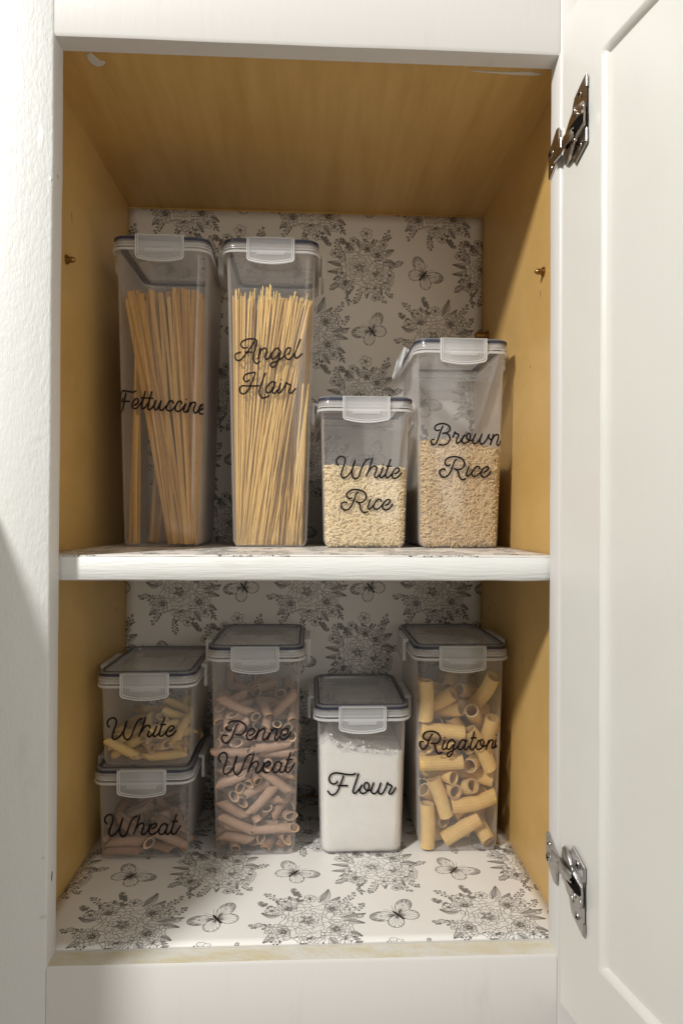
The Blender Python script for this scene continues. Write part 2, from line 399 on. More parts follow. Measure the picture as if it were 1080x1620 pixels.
def paper(name, col, inkcol, rough):
    m, nt, ns, ln = mat(name)
    out = N(nt, 'ShaderNodeOutputMaterial'); p = N(nt, 'ShaderNodeBsdfPrincipled', Roughness=rough)
    tx = N(nt, 'ShaderNodeTexImage'); tx.image = img; uv = N(nt, 'ShaderNodeUVMap'); uv.uv_map = "UVMap"
    ln.new(uv.outputs[0], tx.inputs[0])
    mx = N(nt, 'ShaderNodeMix', data_type='RGBA'); ln.new(tx.outputs[0], mx.inputs[0])
    mx.inputs[6].default_value = (*col, 1); mx.inputs[7].default_value = (*inkcol, 1); ln.new(mx.outputs[2], p.inputs['Base Color'])
    tc = N(nt, 'ShaderNodeTexCoord'); nz = N(nt, 'ShaderNodeTexNoise', Scale=14.0, Detail=3.0); ln.new(tc.outputs['Object'], nz.inputs['Vector'])
    b = N(nt, 'ShaderNodeBump', Strength=1.0, Distance=.0012); ln.new(nz.outputs[0], b.inputs['Height']); ln.new(b.outputs[0], p.inputs['Normal'])
    ln.new(p.outputs[0], out.inputs[0]); return m
M_paper = paper("printed_liner", (.82, .80, .77), (.020, .012, .010), .42)

def liner(name, parent, P00, eu, ev, nu, nv, su, sv, u0, v0, thick, wob=.0003, seed=0):
    """printed sheet: origin, unit vectors, size; u0/v0 = print offset in metres; a closed thin sheet that ripples slightly"""
    P00, eu, ev = Vector(P00), Vector(eu), Vector(ev); n = eu.cross(ev)
    vs, fs, uvs = [], [], []
    for k in range(2):
        for j in range(nv + 1):
            for i in range(nu + 1):
                a, b = su * i / nu, sv * j / nv
                h = (thick + wob * (noise.noise((a * 9 + seed, b * 9, seed)) + 1)) if k else 0
                vs.append(P00 + eu * a + ev * b + n * h); uvs.append(((u0 + a) / TW, (v0 + b) / TH))
    M_ = (nu + 1) * (nv + 1)
    for k in range(2):
        for j in range(nv):
            for i in range(nu):
                q = k * M_ + j * (nu + 1) + i; f = (q, q + 1, q + nu + 2, q + nu + 1); fs.append(f if k else f[::-1])
    ring = [i for i in range(nu + 1)] + [j * (nu + 1) + nu for j in range(1, nv + 1)] + [nv * (nu + 1) + i for i in range(nu - 1, -1, -1)] + [j * (nu + 1) for j in range(nv - 1, 0, -1)]
    for a, b in zip(ring, ring[1:] + ring[:1]): fs.append((a, b, b + M_, a + M_))
    me = bpy.data.meshes.new(name); me.from_pydata([tuple(v) for v in vs], [], fs); me.update()
    ul = me.uv_layers.new(name="UVMap")
    for l in me.loops: ul.data[l.index].uv = uvs[l.vertex_index]
    o = obj(name, me, M_paper, parent); me.polygons.foreach_set("use_smooth", [len(p.vertices) == 4 and p.index < 2 * nu * nv for p in me.polygons])
    return o

# ------------------------------------------------------------------ cabinet
XL, XR, ZT, B = -.2213, .2138, .7182, .300
FL, FR, T, ZR = -.1967, .1967, .019, .7115
SZ, SY, STH = .3104, .022, .0192
cab = thing("cabinet", "white painted kitchen cabinet with ochre inside and flowered paper on back and floor", "cabinet")
def part(name, bx, m, bevel=.0012, parent=cab, seg=2):
    b = MB(); b.box(*bx); return obj(name, b, m, parent, bevel=bevel, seg=seg)
part("side_panel", (XL - .016, XL, T, B + .01, -.03, ZT + .02), M_ochre, 0)
part("side_panel", (XR, XR + .016, T, B + .01, -.03, ZT + .02), M_ochre, 0)
part("back_panel", (XL, XR, B, B + .01, -.03, ZT + .02), M_ochre, 0)
part("top_panel", (XL, XR, T, B, ZT, ZT + .016), M_ochre, 0)
part("bottom_panel", (XL, XR, T, B, -.018, 0), M_edge, 0)

def stile(x0, x1, edge_x):
    """upright of the front frame: slightly uneven painted board"""
    b = MB(); ny, nz = 6, 60; L = []
    for k in range(nz + 1):
        z = -.12 + (ZT + .24) * k / nz; wv = lambda s: .00045 * noise.noise((z * 9, s, 1.3)) + .00025 * noise.noise((z * 40, s, 4.1))
        r = .0016
        P = [(x0, T), (x0, 0 + r), (x0 + r, 0), (x1 - r, 0), (x1, r), (x1, T)]
        if edge_x == 0: P = [(x + (wv(2) if x < (x0 + x1) / 2 else 0), y) for x, y in P]
        else: P = [(x + (wv(3) if x > (x0 + x1) / 2 else 0), y) for x, y in P]
        L.append([(x, y, z) for x, y in P])
    b.loft(L); return b
sl = obj("stile", stile(FL - .10, FL, 1), M_face, cab, smooth=60); sl['label'] = "rough white brush-painted stile with a shadow across it"
sl.data.materials.append(M_edge)
for p in sl.data.polygons:
    if p.normal.x > .8: p.material_index = 1
sr = obj("stile", stile(FR, FR + .06, 0), M_edge, cab, smooth=60)
b = MB()
for k in range(1): pass
def rail(z0, z1, name, m):
    b = MB(); L = []; nx = 40
    for k in range(nx + 1):
        x = FL + (FR - FL) * k / nx; w_ = .0005 * noise.noise((x * 14, z0, 2)) ; r = .0022
        L.append([(x, T - .0004, z0), (x, T - .0004, z1), (x, r, z1 + w_), (x, 0.0006, z1 - r + w_), (x, 0.0006, z0 + r + w_), (x, r, z0 + w_)])
    b.loft(L); return obj(name, b, m, cab, smooth=50)
r0 = rail(-.12, -.0006, "rail", M_edge); r0.data.materials.append(M_worn)
for p in r0.data.polygons:
    if p.normal.z > .7: p.material_index = 1
r0['label'] = "lower rail with scuffed cream paint on its top edge"
rail(ZR, ZT + .12, "rail", M_edge)

# printed paper on the back (two sheets' worth in one) and on the floor; B0 sits at known places
bx, bz = B0[0] / 1000, B0[1] / 1000
BC = (.0652, .6492)                        # bouquet on the back wall
liner("back_liner", cab, (XL + .0008, B - .0002, .002), (1, 0, 0), (0, 0, 1), 40, 64, XR - XL - .0018, ZT - .0045, XL + .0008 - BC[0] + bx, .002 - BC[1] + bz, .0003, .0005, 3)
liner("floor_liner", cab, (XL + .001, T + .0006, .0002), (1, 0, 0), (0, 1, 0), 40, 30, XR - XL - .002, B - T - .004, XL + .001 - .0028 + (B0[0] + 89) / 1000, T - .0483 + (B0[1] - 83) / 1000, .0003, .0004, 8)

shelf = thing("shelf", "white painted shelf board across the middle of the cabinet, its top papered", "shelf", (0, SY, SZ))
sb = MB(); L = []; nx = 120
for k in range(nx + 1):
    x = XL + .0012 + (XR - XL - .0024) * k / nx; w1 = .0004 * noise.noise((x * 45, 3, 1)); w2 = .0004 * noise.noise((x * 37, 8, 1)); r = .0014
    L.append([(x, B - SY - .003, -STH), (x, B - SY - .003, 0), (x, r, w1), (x, 0 + w2 * .4, -r + w1), (x, w2 * .4, -STH + r + w2), (x, r, -STH + w2)])
sb.loft(L); obj("board", sb, M_shelf, shelf, smooth=50)
liner("shelf_liner", shelf, (XL + .0015, .0015, .0003), (1, 0, 0), (0, 1, 0), 30, 20, XR - XL - .003, B - SY - .006, .03, .075, .0003, .0003, 5)

def smear(name, pts, fn, m, label=None):
    b = MB(); b.prism(pts, 0, .0006, fn, .0004); o = obj(name, b, m, cab, smooth=30)
    if label: o['label'] = label
def blob(cx, cy, ra, rb, rot, n=18, s=1, j=.14):
    return [(cx + math.cos(rot) * ra * q * math.cos(a) - math.sin(rot) * rb * q * math.sin(a), cy + math.sin(rot) * ra * q * math.cos(a) + math.cos(rot) * rb * q * math.sin(a))
            for k in range(n) for a in [2 * math.pi * k / n] for q in [1 + j * noise.noise((math.cos(a) * 2 + s, math.sin(a) * 2, s))]]
ceil_fn = lambda a, b_, h: (a, b_, ZT - h)
moon = [(-.1830, .0315), (-.1833, .0385), (-.1815, .0432), (-.1778, .0457), (-.1735, .0442), (-.1702, .0405), (-.1710, .0385), (-.1745, .0375), (-.1765, .0335), (-.1790, .0290)]
smear("paint_smear", moon, ceil_fn, M_edge, "white paint patch on the ceiling by the left stile")
smear("paint_smear", [(.1309, .0328), (.150, .0335), (.168, .0332), (.184, .0316), (.1955, .0345), (.188, .0362), (.172, .0362), (.155, .0352), (.140, .0345)], ceil_fn, M_edge, "thin dragged paint streak on the ceiling by the upper hinge")
# dents and chips
chip = pr("bare_chip", (.16, .12, .09), .7)
for (y, z, ra, rb, rt) in ((.008, .6135, .0030, .0009, 1.2), (.0095, .6065, .0022, .0007, 1.9), (.0095, .0640, .0038, .0011, 1.4)):
    smear("paint_chip", blob(y, z, ra, rb, rt, 10, y * 99), lambda a, b_, h: (FL + .0001 + h * .3, a, b_), chip)
for (x, z, ra, rb) in ((-.2060, .631, .0018, .011), (-.1995, .083, .0016, .0012), (-.1993, .0385, .0030, .0018), (-.1985, .60, .0008, .0018)):
    smear("paint_chip", blob(x, z, ra, rb, 0, 12, z * 50, .4), lambda a, b_, h: (a, .0001 - h * .4, b_), M_edge)

for (y, z, sx, ra, rb) in ((.2615, .2350, -1, .0030, .0009), (.2655, .2350, 1, .0034, .0011), (.092, .552, 1, .0034, .0006), (.12, .49, 1, .0016, .0007), (.20, .11, 1, .0012, .0012), (.07, .40, -1, .0012, .0012), (.14, .20, 1, .0060, .0005), (.11, .62, -1, .0050, .0005)):
    smear("nail_mark", blob(y, z, rb, ra, .1, 10, y * 77), lambda a, b_, h, sx=sx: ((XL + h * .3) if sx < 0 else (XR - h * .3), a, b_), chip)
# pegs in the side walls
def peg(y, z, side, lab, L=.012, r=.0035):
    x = XL if side < 0 else XR
    o = thing("shelf_peg", lab, "shelf peg", (x, y, z), "brass shelf pegs")
    b = MB(); q = -side
    b.loft([[(q * a, rr_ * math.cos(t), rr_ * math.sin(t)) for t in [2 * math.pi * k / 12 for k in range(12)]] for a, rr_ in ((-.004, r), (L - .003, r), (L - .001, r * .75), (L, r * .3))])
    obj("pin", b, M_brass, o, smooth=40)
    b = MB(); b.loft([[(q * a, 1.55 * r * math.cos(t), 1.55 * r * math.sin(t)) for t in [2 * math.pi * k / 12 for k in range(12)]] for a in (0.0, .0016)])
    obj("collar", b, M_brass, o, smooth=40)

# ------------------------------------------------------------------ doors and hinges
def make_door(phi, hx, hy, sgn, z0, z1, W, label, recess=True, rail_h=.058, st=.050):
    """door hinged at (hx, hy), opened by phi; sgn=+1 hinge on the right of its opening"""
    p = math.radians(phi)
    d = Vector((-math.cos(p) * sgn, -math.sin(p), 0)); n = Vector((-math.sin(p) * sgn, math.cos(p), 0))
    F = lambda u, z, h: Vector((hx, hy, 0)) + d * u + n * h + Vector((0, 0, z))
    TH_ = .019; b = MB()
    wv = lambda u, z: .0005 * noise.noise((u * 22, z * 22, 3)) + .0002 * noise.noise((u * 80, z * 30, 7))
    bevel, dep = .0048, .0042
    # inside face as nested rectangular loops: outer edge, stile face, bevel, recessed panel
    def ring(o_, h, seg=30):
        u0, u1, a0, a1 = o_
        P = [(u0 + (u1 - u0) * k / seg, a0) for k in range(seg)] + [(u1, a0 + (a1 - a0) * k / (seg * 5)) for k in range(seg * 5)] + \
            [(u1 - (u1 - u0) * k / seg, a1) for k in range(seg)] + [(u0, a1 - (a1 - a0) * k / (seg * 5)) for k in range(seg * 5)]
        return [F(u, z, h + (wv(u, z) if h > -.012 else 0) + (.0006 * max(0, noise.noise((u * 260, z * 260, 5))) if abs(h + .0004) < 1e-6 else 0)) for u, z in P]
    o0 = (0, W, z0, z1); o0b = (.0015, W - .0015, z0 + .0015, z1 - .0015)
    i0 = (st, W - st, z0 + rail_h, z1 - rail_h); i1 = (st + bevel, W - st - bevel, z0 + rail_h + bevel, z1 - rail_h - bevel)
    im = (st + .0012, W - st - .0012, z0 + rail_h + .0012, z1 - rail_h - .0012)
    b.loft([ring(o0, -TH_), ring(o0, -.0015), ring(o0b, 0), ring(i0, 0)], True, False)
    o = obj("door", b, M_door, cab, smooth=35); o['label'] = label
    b = MB(); b.loft([ring(i0, 0), ring(im, -.0004), ring(i1, -dep), ring(i1, -dep - .004)], False, False)
    obj("panel_moulding", b, M_door, o, smooth=50)
    b = MB(); i2 = (i1[0] - .001, i1[1] + .001, i1[2] - .001, i1[3] + .001)
    b.loft([ring(i2, -dep - .006), ring(i2, -dep - .0002)], True, True); obj("panel", b, M_door, o, smooth=35)
    return F
DF = make_door(101.0, FR + .0012, -.0012, 1, -.037, .738, .40, "white framed cabinet door swung open to the right")
make_door(101.0, -.250, -.0012, -1, -.70, .378, .205, "unseen white door added on the left to cast the shadow on the stile", st=.045)  # out-of-view door, placed and sized so its shadow crosses the left stile

def hinge(zc, flip, m, label):
    h = bpy.data.objects.new("hinge", None); C.objects.link(h); h.parent = cab; h['label'] = label; h.empty_display_size = .02
    U = lambda X, n=0: (860 + X / 8.53 - 885.5 + 2080 * n) * .05 / 74
    Z = lambda Y: zc + flip * (190 - (100 + Y / 8.53)) * .000412
    fd = lambda X, Y, n: DF(U(X, n), Z(Y), n + .0004)
    Zf = lambda Y: zc + flip * (-.0215 + (181 - Y / 8.53) * .00042)
    ff = lambda X, Y, n: Vector((FR - .0003 - n, (886 - (860 + X / 8.53)) * .0195 / 18, Zf(Y)))
    # leaf on the door
    b = MB(); b.prism([(612, 145), (645, 160), (648, 400), (648, 800), (648, 1190), (460, 1372), (425, 1290), (390, 1185), (420, 1080), (430, 900), (400, 560), (412, 440), (440, 335), (520, 240)], 0, .0017, fd, .0005)
    lf = obj("door_leaf", b, m, h, smooth=30)
    # turned-up edge of the leaf
    for P_, r_ in (([(640, Y) for Y in (165, 250, 345)], .0011), ([(640, Y) for Y in (990, 1100, 1190)], .0011), ([(645, 1190), (560, 1275), (462, 1368)], .0009)):
        b = MB(); b.tube([fd(x, y, .0015) for x, y in P_], r_, 8); obj("rolled_edge", b, m, h, smooth=60)
    # spring housing: a pressed hood, open toward the knuckle
    ol = [(405, 560), (500, 548), (600, 560), (628, 640), (630, 800), (622, 960), (560, 1010), (500, 1070), (440, 1180), (385, 1270), (320, 1285), (272, 1210), (258, 1060), (264, 900), (290, 770), (340, 660)]
    cx, cy = 455, 880
    def sc(k, ky=None, dx=0, dy=0): ky = ky or k; return [(cx + dx + (x - cx) * k, cy + dy + (y - cy) * ky) for x, y in ol]
    b = MB(); L = []
    for k, hh, dx, dy in ((1, .0012, 0, 0), (.98, .0032, 2, 0), (.90, .0050, 6, -10), (.76, .0060, 10, -20), (.5, .0064, 12, -20), (.25, .0064, 8, -20)):
        L.append([fd(x, y, hh) for x, y in sc(k, None, dx, dy)])
    b.loft(L); obj("spring_housing", b, m, h, smooth=55)
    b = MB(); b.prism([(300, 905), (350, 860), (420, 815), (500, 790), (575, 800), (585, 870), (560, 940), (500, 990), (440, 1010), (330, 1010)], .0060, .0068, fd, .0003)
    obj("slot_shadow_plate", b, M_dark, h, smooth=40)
    for (x, y, q) in ((440, 640, .0062), (575, 690, .0058), (440, 1090, .0062), (480, 740, .0066)):
        b = MB(); L = []
        for a in (0, .35, .7, .95): L.append([fd(x + 40 * math.cos(t) * math.cos(a * 1.5), y + (85 if y < 700 else 60) * math.sin(t) * math.cos(a * 1.5), q - .0012 + .0022 * math.sin(a * 1.5)) for t in [2 * math.pi * k / 12 for k in range(12)]])
        b.loft(L); obj("pressed_bead", b, m, h, smooth=70)
    # leaf on the frame, wrapping the edge
    b = MB(); b.prism([(196, 880), (232, 900), (236, 1372), (75, 1545), (58, 1500), (60, 1085)], 0, .0014, ff, .0004); obj("frame_leaf", b, m, h, smooth=30)
    # knuckle strap from the frame leaf across to the housing
    b = MB(); L = []
    for t in [k / 10 for k in range(11)]:
        X = 160 + 275 * t; lift = .0036 + .0044 * min(1, t * 2.2) + .0016 * math.sin(math.pi * t)
        y0, y1 = 905 + 15 * math.sin(t * 3) , 1125 - 60 * t
        P = lambda X, Y, n: (DF(U(X, n), Z(Y), n) if X > 210 else DF(U(210, n), Z(Y), n) + Vector((-(210 - X) / 8.53 * .0006, (210 - X) / 8.53 * .0010, 0)))
        L.append([P(X, y0, lift - .001), P(X, y0, lift + .0004), P(X, y0 + 25, lift + .001), P(X, y1 - 25, lift + .001), P(X, y1, lift + .0004), P(X, y1, lift - .001)])
    b.loft(L); obj("knuckle", b, m, h, smooth=45)
    b = MB(); b.tube([DF(U(225, .0062), Z(Y), .0062) for Y in (862, 900, 1000, 1015)], .0019, 10); obj("pin", b, m, h, smooth=60)
    b = MB(); b.tube([DF(U(432, .0100), Z(Y), .0100) for Y in (978, 1002)], .0011, 8); obj("pivot", b, M_dark, h, smooth=60)
    # screws
    def screw(fn, X, Y, r, ax):
        b = MB(); L = []
        for a in (1, .95, .7, .32): L.append([fn(X + r * a * ax * math.cos(t), Y + r * a * math.sin(t), .0012 + .0016 * math.sqrt(max(0, 1.02 - a * a))) for t in [2 * math.pi * k / 16 for k in range(16)]])
        b.loft(L); s = obj("screw", b, m, h, smooth=60)
        b = MB()
        for q in (.6, .6 + math.pi / 2):
            P = [(X + ax * (c * math.cos(q) * r * .6 - e * math.sin(q) * r * .12), Y + c * math.sin(q) * r * .6 + e * math.cos(q) * r * .12) for c, e in ((-1, -1), (1, -1), (1, 1), (-1, 1))]
            b.prism(P, .0026 + (q > 1) * .0001, .0030 + (q > 1) * .0001, fn)
        obj("cross_slot", b, M_dark, s)
    screw(fd, 515, 360, 62, .62); screw(fd, 520, 1160, 66, .62); screw(ff, 108, 1160, 80, .45); screw(ff, 120, 1400, 30, .5)
hinge(.6415, 1, M_metal, "upper shiny nickel hinge on the open door")
hinge(.0660, -1, M_metal2, "lower dull grey hinge on the open door")

# ------------------------------------------------------------------ food containers
TT = .0244
YF = .152
def aw(H, z): return .0445 - (H - .024 - z) * TT
def bw(H, z): return .0642 - (H - .024 - z) * TT
_lid_cache = {}
def clip_bm(w_):
    """a hanging clip: plate, raised outline; local x across, z down from 0, +y outward"""
    h = .0262; hw = w_ / 2; r = .004
    def outline(k):
        P = [(-hw + k, -.0005 - k * .3)]; 
        P.append((-hw + k, -h + r + .0016 + k * 0.6))
        for q in range(1, 5):
            a = math.radians(180 + 90 * q / 4); P.append((-hw + k + (r - k * .5) + (r - k * .5) * math.cos(a), -h + .0016 + k + (r - k * .5) + (r - k * .5) * math.sin(a)))
        x0 = -hw + k + (r - k * .5)
        for q in range(1, 9):
            x = x0 + (-2 * x0) * q / 8; P.append((x, -h + .0016 + k - .0024 * (1 - (x / x0) ** 2)))
        for q in range(0, 4):
            a = math.radians(270 + 90 * q / 4)
            if q: P.append((hw - k - (r - k * .5) + (r - k * .5) * math.cos(a), -h + .0016 + k + (r - k * .5) + (r - k * .5) * math.sin(a)))
        P.append((hw - k, -h + r + .0016 + k * .6)); P.append((hw - k, -.0005 - k * .3)); return P
    plate = MB(); fn = lambda a, b_, hh: (a, hh, b_)
    plate.loft([[fn(a, b_, .0) for a, b_ in outline(0)], [fn(a, b_, .0017) for a, b_ in outline(0)]])
    rid = MB()
    o, i_ = outline(.0001), outline(.0011)
    for q0, q1 in ((o, i_), (outline(.0022), outline(.0028))):
        hgt = .0028 if q0 is o else .0024
        vs = [fn(a, b_, .0018) for a, b_ in q0] + [fn(a, b_, hgt) for a, b_ in q0] + [fn(a, b_, hgt) for a, b_ in q1] + [fn(a, b_, .0018) for a, b_ in q1]
        n = len(q0); fs = []
        for k in range(n):
            j = (k + 1) % n
            for r_ in range(3): fs.append((r_ * n + k, r_ * n + j, (r_ + 1) * n + j, (r_ + 1) * n + k))
            fs.append((3 * n + k, 3 * n + j, j, k))
        rid.add(vs, fs)
    plate.box(-hw * .92, hw * .92, -.0036, .0004, -.0040, -.0008)
    tab = MB(); tab.box(-hw * .60, hw * .60, .0019, .0031, -.0180, -.0142)
    return plate, rid, tab
def clip_meshes():
    out = []
    for mb, m, nm in zip(clip_bm(.0475), (M_clip, M_ridge, M_clip), ("clip", "clip_outline", "clip_tab")):
        me = mb.mesh(nm); fixn(me); me.materials.append(m); me.materials.append(M_ridge)
        if nm == "clip":
            for p in me.polygons:
                if abs(p.normal.y) < .5: p.material_index = 1  # whiter edge faces stand in for light piped through the plate
        out.append(me)
    return out
CLIP = clip_meshes()

def add_bevel(o, wd=.0003): 
    b = o.modifiers.new("bevel", 'BEVEL'); b.width = wd; b.segments = 1; b.limit_method = 'ANGLE'; b.angle_limit = .7

def container(label, H, loc, words, rz=0, flare=0):
    root = thing("food_container", label, "container", loc, "clear clip-lid food containers", rz)
    a = lambda z: aw(H, z); b_ = lambda z: bw(H, z)
    Rc = .0095
    # body: outer wall, rim flange, inner wall, floor
    zf = H - .0165; t = .0012; L = []
    for k in range(6):
        q = math.radians(90 * k / 5); f = .0075
        L.append(rr(a(0) - f + f * math.sin(q), b_(0) - f + f * math.sin(q), Rc - f + f * math.sin(q), f - f * math.cos(q)))
    for k in range(1, 7):
        z = .0075 + (zf - .0075) * k / 6; L.append(rr(a(z), b_(z), Rc, z))
    A, Bd = a(zf), b_(zf)
    L += [rr(A + .0032, Bd + .0032, Rc + .003, zf + .0002), rr(A + .0040, Bd + .0040, Rc + .004, zf + .0010), rr(A + .0040, Bd + .0040, Rc + .004, zf + .0034), rr(A + .0032, Bd + .0032, Rc + .003, zf + .0042), rr(A - t, Bd - t, Rc - t, zf + .0042)]
    for k in range(6, -1, -1):
        z = .0075 + (zf - .0075) * k / 6; L.append(rr(a(z) - t, b_(z) - t, Rc - t, z))
    for k in range(4, -1, -1):
        q = math.radians(90 * k / 5); f = .0063
        L.append(rr(a(0) - t - f + f * math.sin(q), b_(0) - t - f + f * math.sin(q), Rc - t - f + f * math.sin(q), t + f - f * math.cos(q)))
    mb = MB(); mb.loft(L); body = obj("body", mb, M_body, root, smooth=50)
    # rim band, thicker and milkier
    mb = MB(); mb.loft([rr(A + x, Bd + x, Rc + x, z) for x, z in ((.0041, zf + .0010), (.0047, zf + .0012), (.0047, zf + .0032), (.0041, zf + .0034))], False, False)
    obj("rim", mb, M_ridge, root, smooth=50)
    # lid shell
    W, D = .0478, .0675
    prof = [(.0, -.0112), (.0, -.0020), (-.0006, -.0006), (-.0018, 0), (-.0062, 0), (-.0068, -.0006), (-.0075, -.0032)]
    inn = [(-.0087, -.0044), (-.0080, -.0016), (-.0060, -.0012), (-.0024, -.0012), (-.0013, -.0024), (-.0012, -.0112)]
    ring_ = lambda x, z: rr(W + x, D + x, Rc + .003 + x, H + z)
    mb = MB(); mb.loft([ring_(*p) for p in prof]); 
    mb = MB()
    Lp = [ring_(*p) for p in prof]; Li = [ring_(*p) for p in inn]
    mb.loft(Lp, False, True); mb.loft(Li, True, False)
    n = len(Lp[0]); mb.add(Lp[0] + Li[-1], [(k, (k + 1) % n, n + (k + 1) % n, n + k) for k in range(n)])
    lid = obj("lid", mb, M_lid, root, smooth=45)
    mb = MB(); mb.loft([ring_(x, z) for x, z in ((-.0010, -.0100), (.0010, -.0098), (.0010, -.0072), (-.0004, -.0068))], False, False)
    obj("lid_band", mb, M_clip, lid, smooth=45)
    mb = MB(); mb.loft([ring_(x, z) for x, z in ((.0002, -.0114), (.0007, -.0113), (.0007, -.0104), (.0002, -.0102))], False, False)
    obj("lid_edge", mb, M_ridge, lid, smooth=45)
    # raised panel on the lid
    mb = MB(); mb.loft([rr(.0255, .040, .003, H + z) for z in (-.0031, -.0022)] + [rr(.0248, .0393, .003, H - .0019)], False, True)
    obj("lid_panel", mb, M_lid, lid, smooth=30)
    # gasket ring in its groove
    G = [(.00025, -.0044), (.00025, -.0018), (-.0044, -.0016), (-.0046, -.0044)]
    mb = MB(); Lg = [ring_(*p) for p in G]; mb.loft(Lg + [Lg[0]], False, False)
    G = [(-.0034, -.0010), (-.0034, .00012), (-.0052, .00012), (-.0052, -.0010)]
    Lg = [ring_(*p) for p in G]; mb2 = MB(); mb2.loft(Lg + [Lg[0]], False, False)
    ga = obj("gasket", mb, M_gasket, root, smooth=30); obj("gasket_lip", mb2, M_gasket, ga, smooth=30)
    # four clips
    for ang, dist in ((0, D + .0010), (180, D + .0008), (90, W + .0040), (-90, W + .0040)):
        q = math.radians(ang)
        cl = bpy.data.objects.new("clip", CLIP[0]); C.objects.link(cl); cl.parent = root
        cl.location = (math.sin(q) * dist, -math.cos(q) * dist, H - .0004); cl.rotation_euler = (0, 0, q + math.pi)
        cl.rotation_euler = (0, 0, q + math.pi); 
        if abs(ang) == 90: cl.scale = (1.25, 1, 1)
        if ang == -90 and flare: cl.rotation_euler = (math.radians(flare), 0, q + math.pi)
        add_bevel(cl)
        for me in CLIP[1:]:
            c2 = bpy.data.objects.new(me.name.split('.')[0], me); C.objects.link(c2); c2.parent = cl; add_bevel(c2)
    # lettering
    def front(u, v):
        A0, B1 = a(v), b_(v); e = abs(u) - (A0 - Rc)
        if e <= 0: return (u, -B1 - .00025, v)
        g = math.asin(min(e / Rc, .999)); s = 1 if u > 0 else -1
        return (s * (A0 - Rc + (Rc + .00025) * math.sin(g)), -(B1 - Rc) - (Rc + .00025) * math.cos(g), v)
    for word, strokes in words:
        mb = MB()
        for s in strokes:
            P = [(s[i] / 1e4, s[i + 1] / 1e4) for i in range(0, len(s), 2)]
            if len(P) == 2 and math.hypot(P[0][0] - P[1][0], P[0][1] - P[1][1]) < .0015:
                Q = [np.array(P[0]), np.array(P[1])]; hw = .00085
            else:
                Q = spl(P, 7); hw = .00084
            # flat ribbon with round ends
            Q = [np.array(p, float) for p in Q]
            t0 = Q[0] - Q[1]; t0 /= np.linalg.norm(t0) + 1e-12; t1 = Q[-1] - Q[-2]; t1 /= np.linalg.norm(t1) + 1e-12
            Lr, Rr = [], []
            for i, p in enumerate(Q):
                tg = Q[min(i + 1, len(Q) - 1)] - Q[max(i - 1, 0)]; tg /= np.linalg.norm(tg) + 1e-12; nn = np.array((-tg[1], tg[0]))
                Lr.append(p + nn * hw); Rr.append(p - nn * hw)
            k0 = [Q[0] + hw * t0 * .9]; k1 = [Q[-1] + hw * t1 * .9]
            poly_l = k0 + Lr + k1; poly_r = k0 + Rr + k1
            n = len(poly_l); vs = []; fs = []
            for dy in (.00018, -.0001):
                for Pq in (poly_l, poly_r):
                    for p in Pq:
                        x, y, z = front(p[0], p[1]); vs.append((x, y + dy, z))
            for i in range(n - 1):
                fs.append((2 * n + i, 2 * n + i + 1, 3 * n + i + 1, 3 * n + i))
                fs.append((i, n + i, n + i + 1, i + 1))
                fs.append((i, i + 1, 2 * n + i + 1, 2 * n + i)); fs.append((n + i, 3 * n + i, 3 * n + i + 1, n + i + 1))
            mb.add(vs, fs)
        o = obj("lettering", mb.mesh("lettering"), M_ink, root); o['label'] = "black script lettering reading " + word
    return root

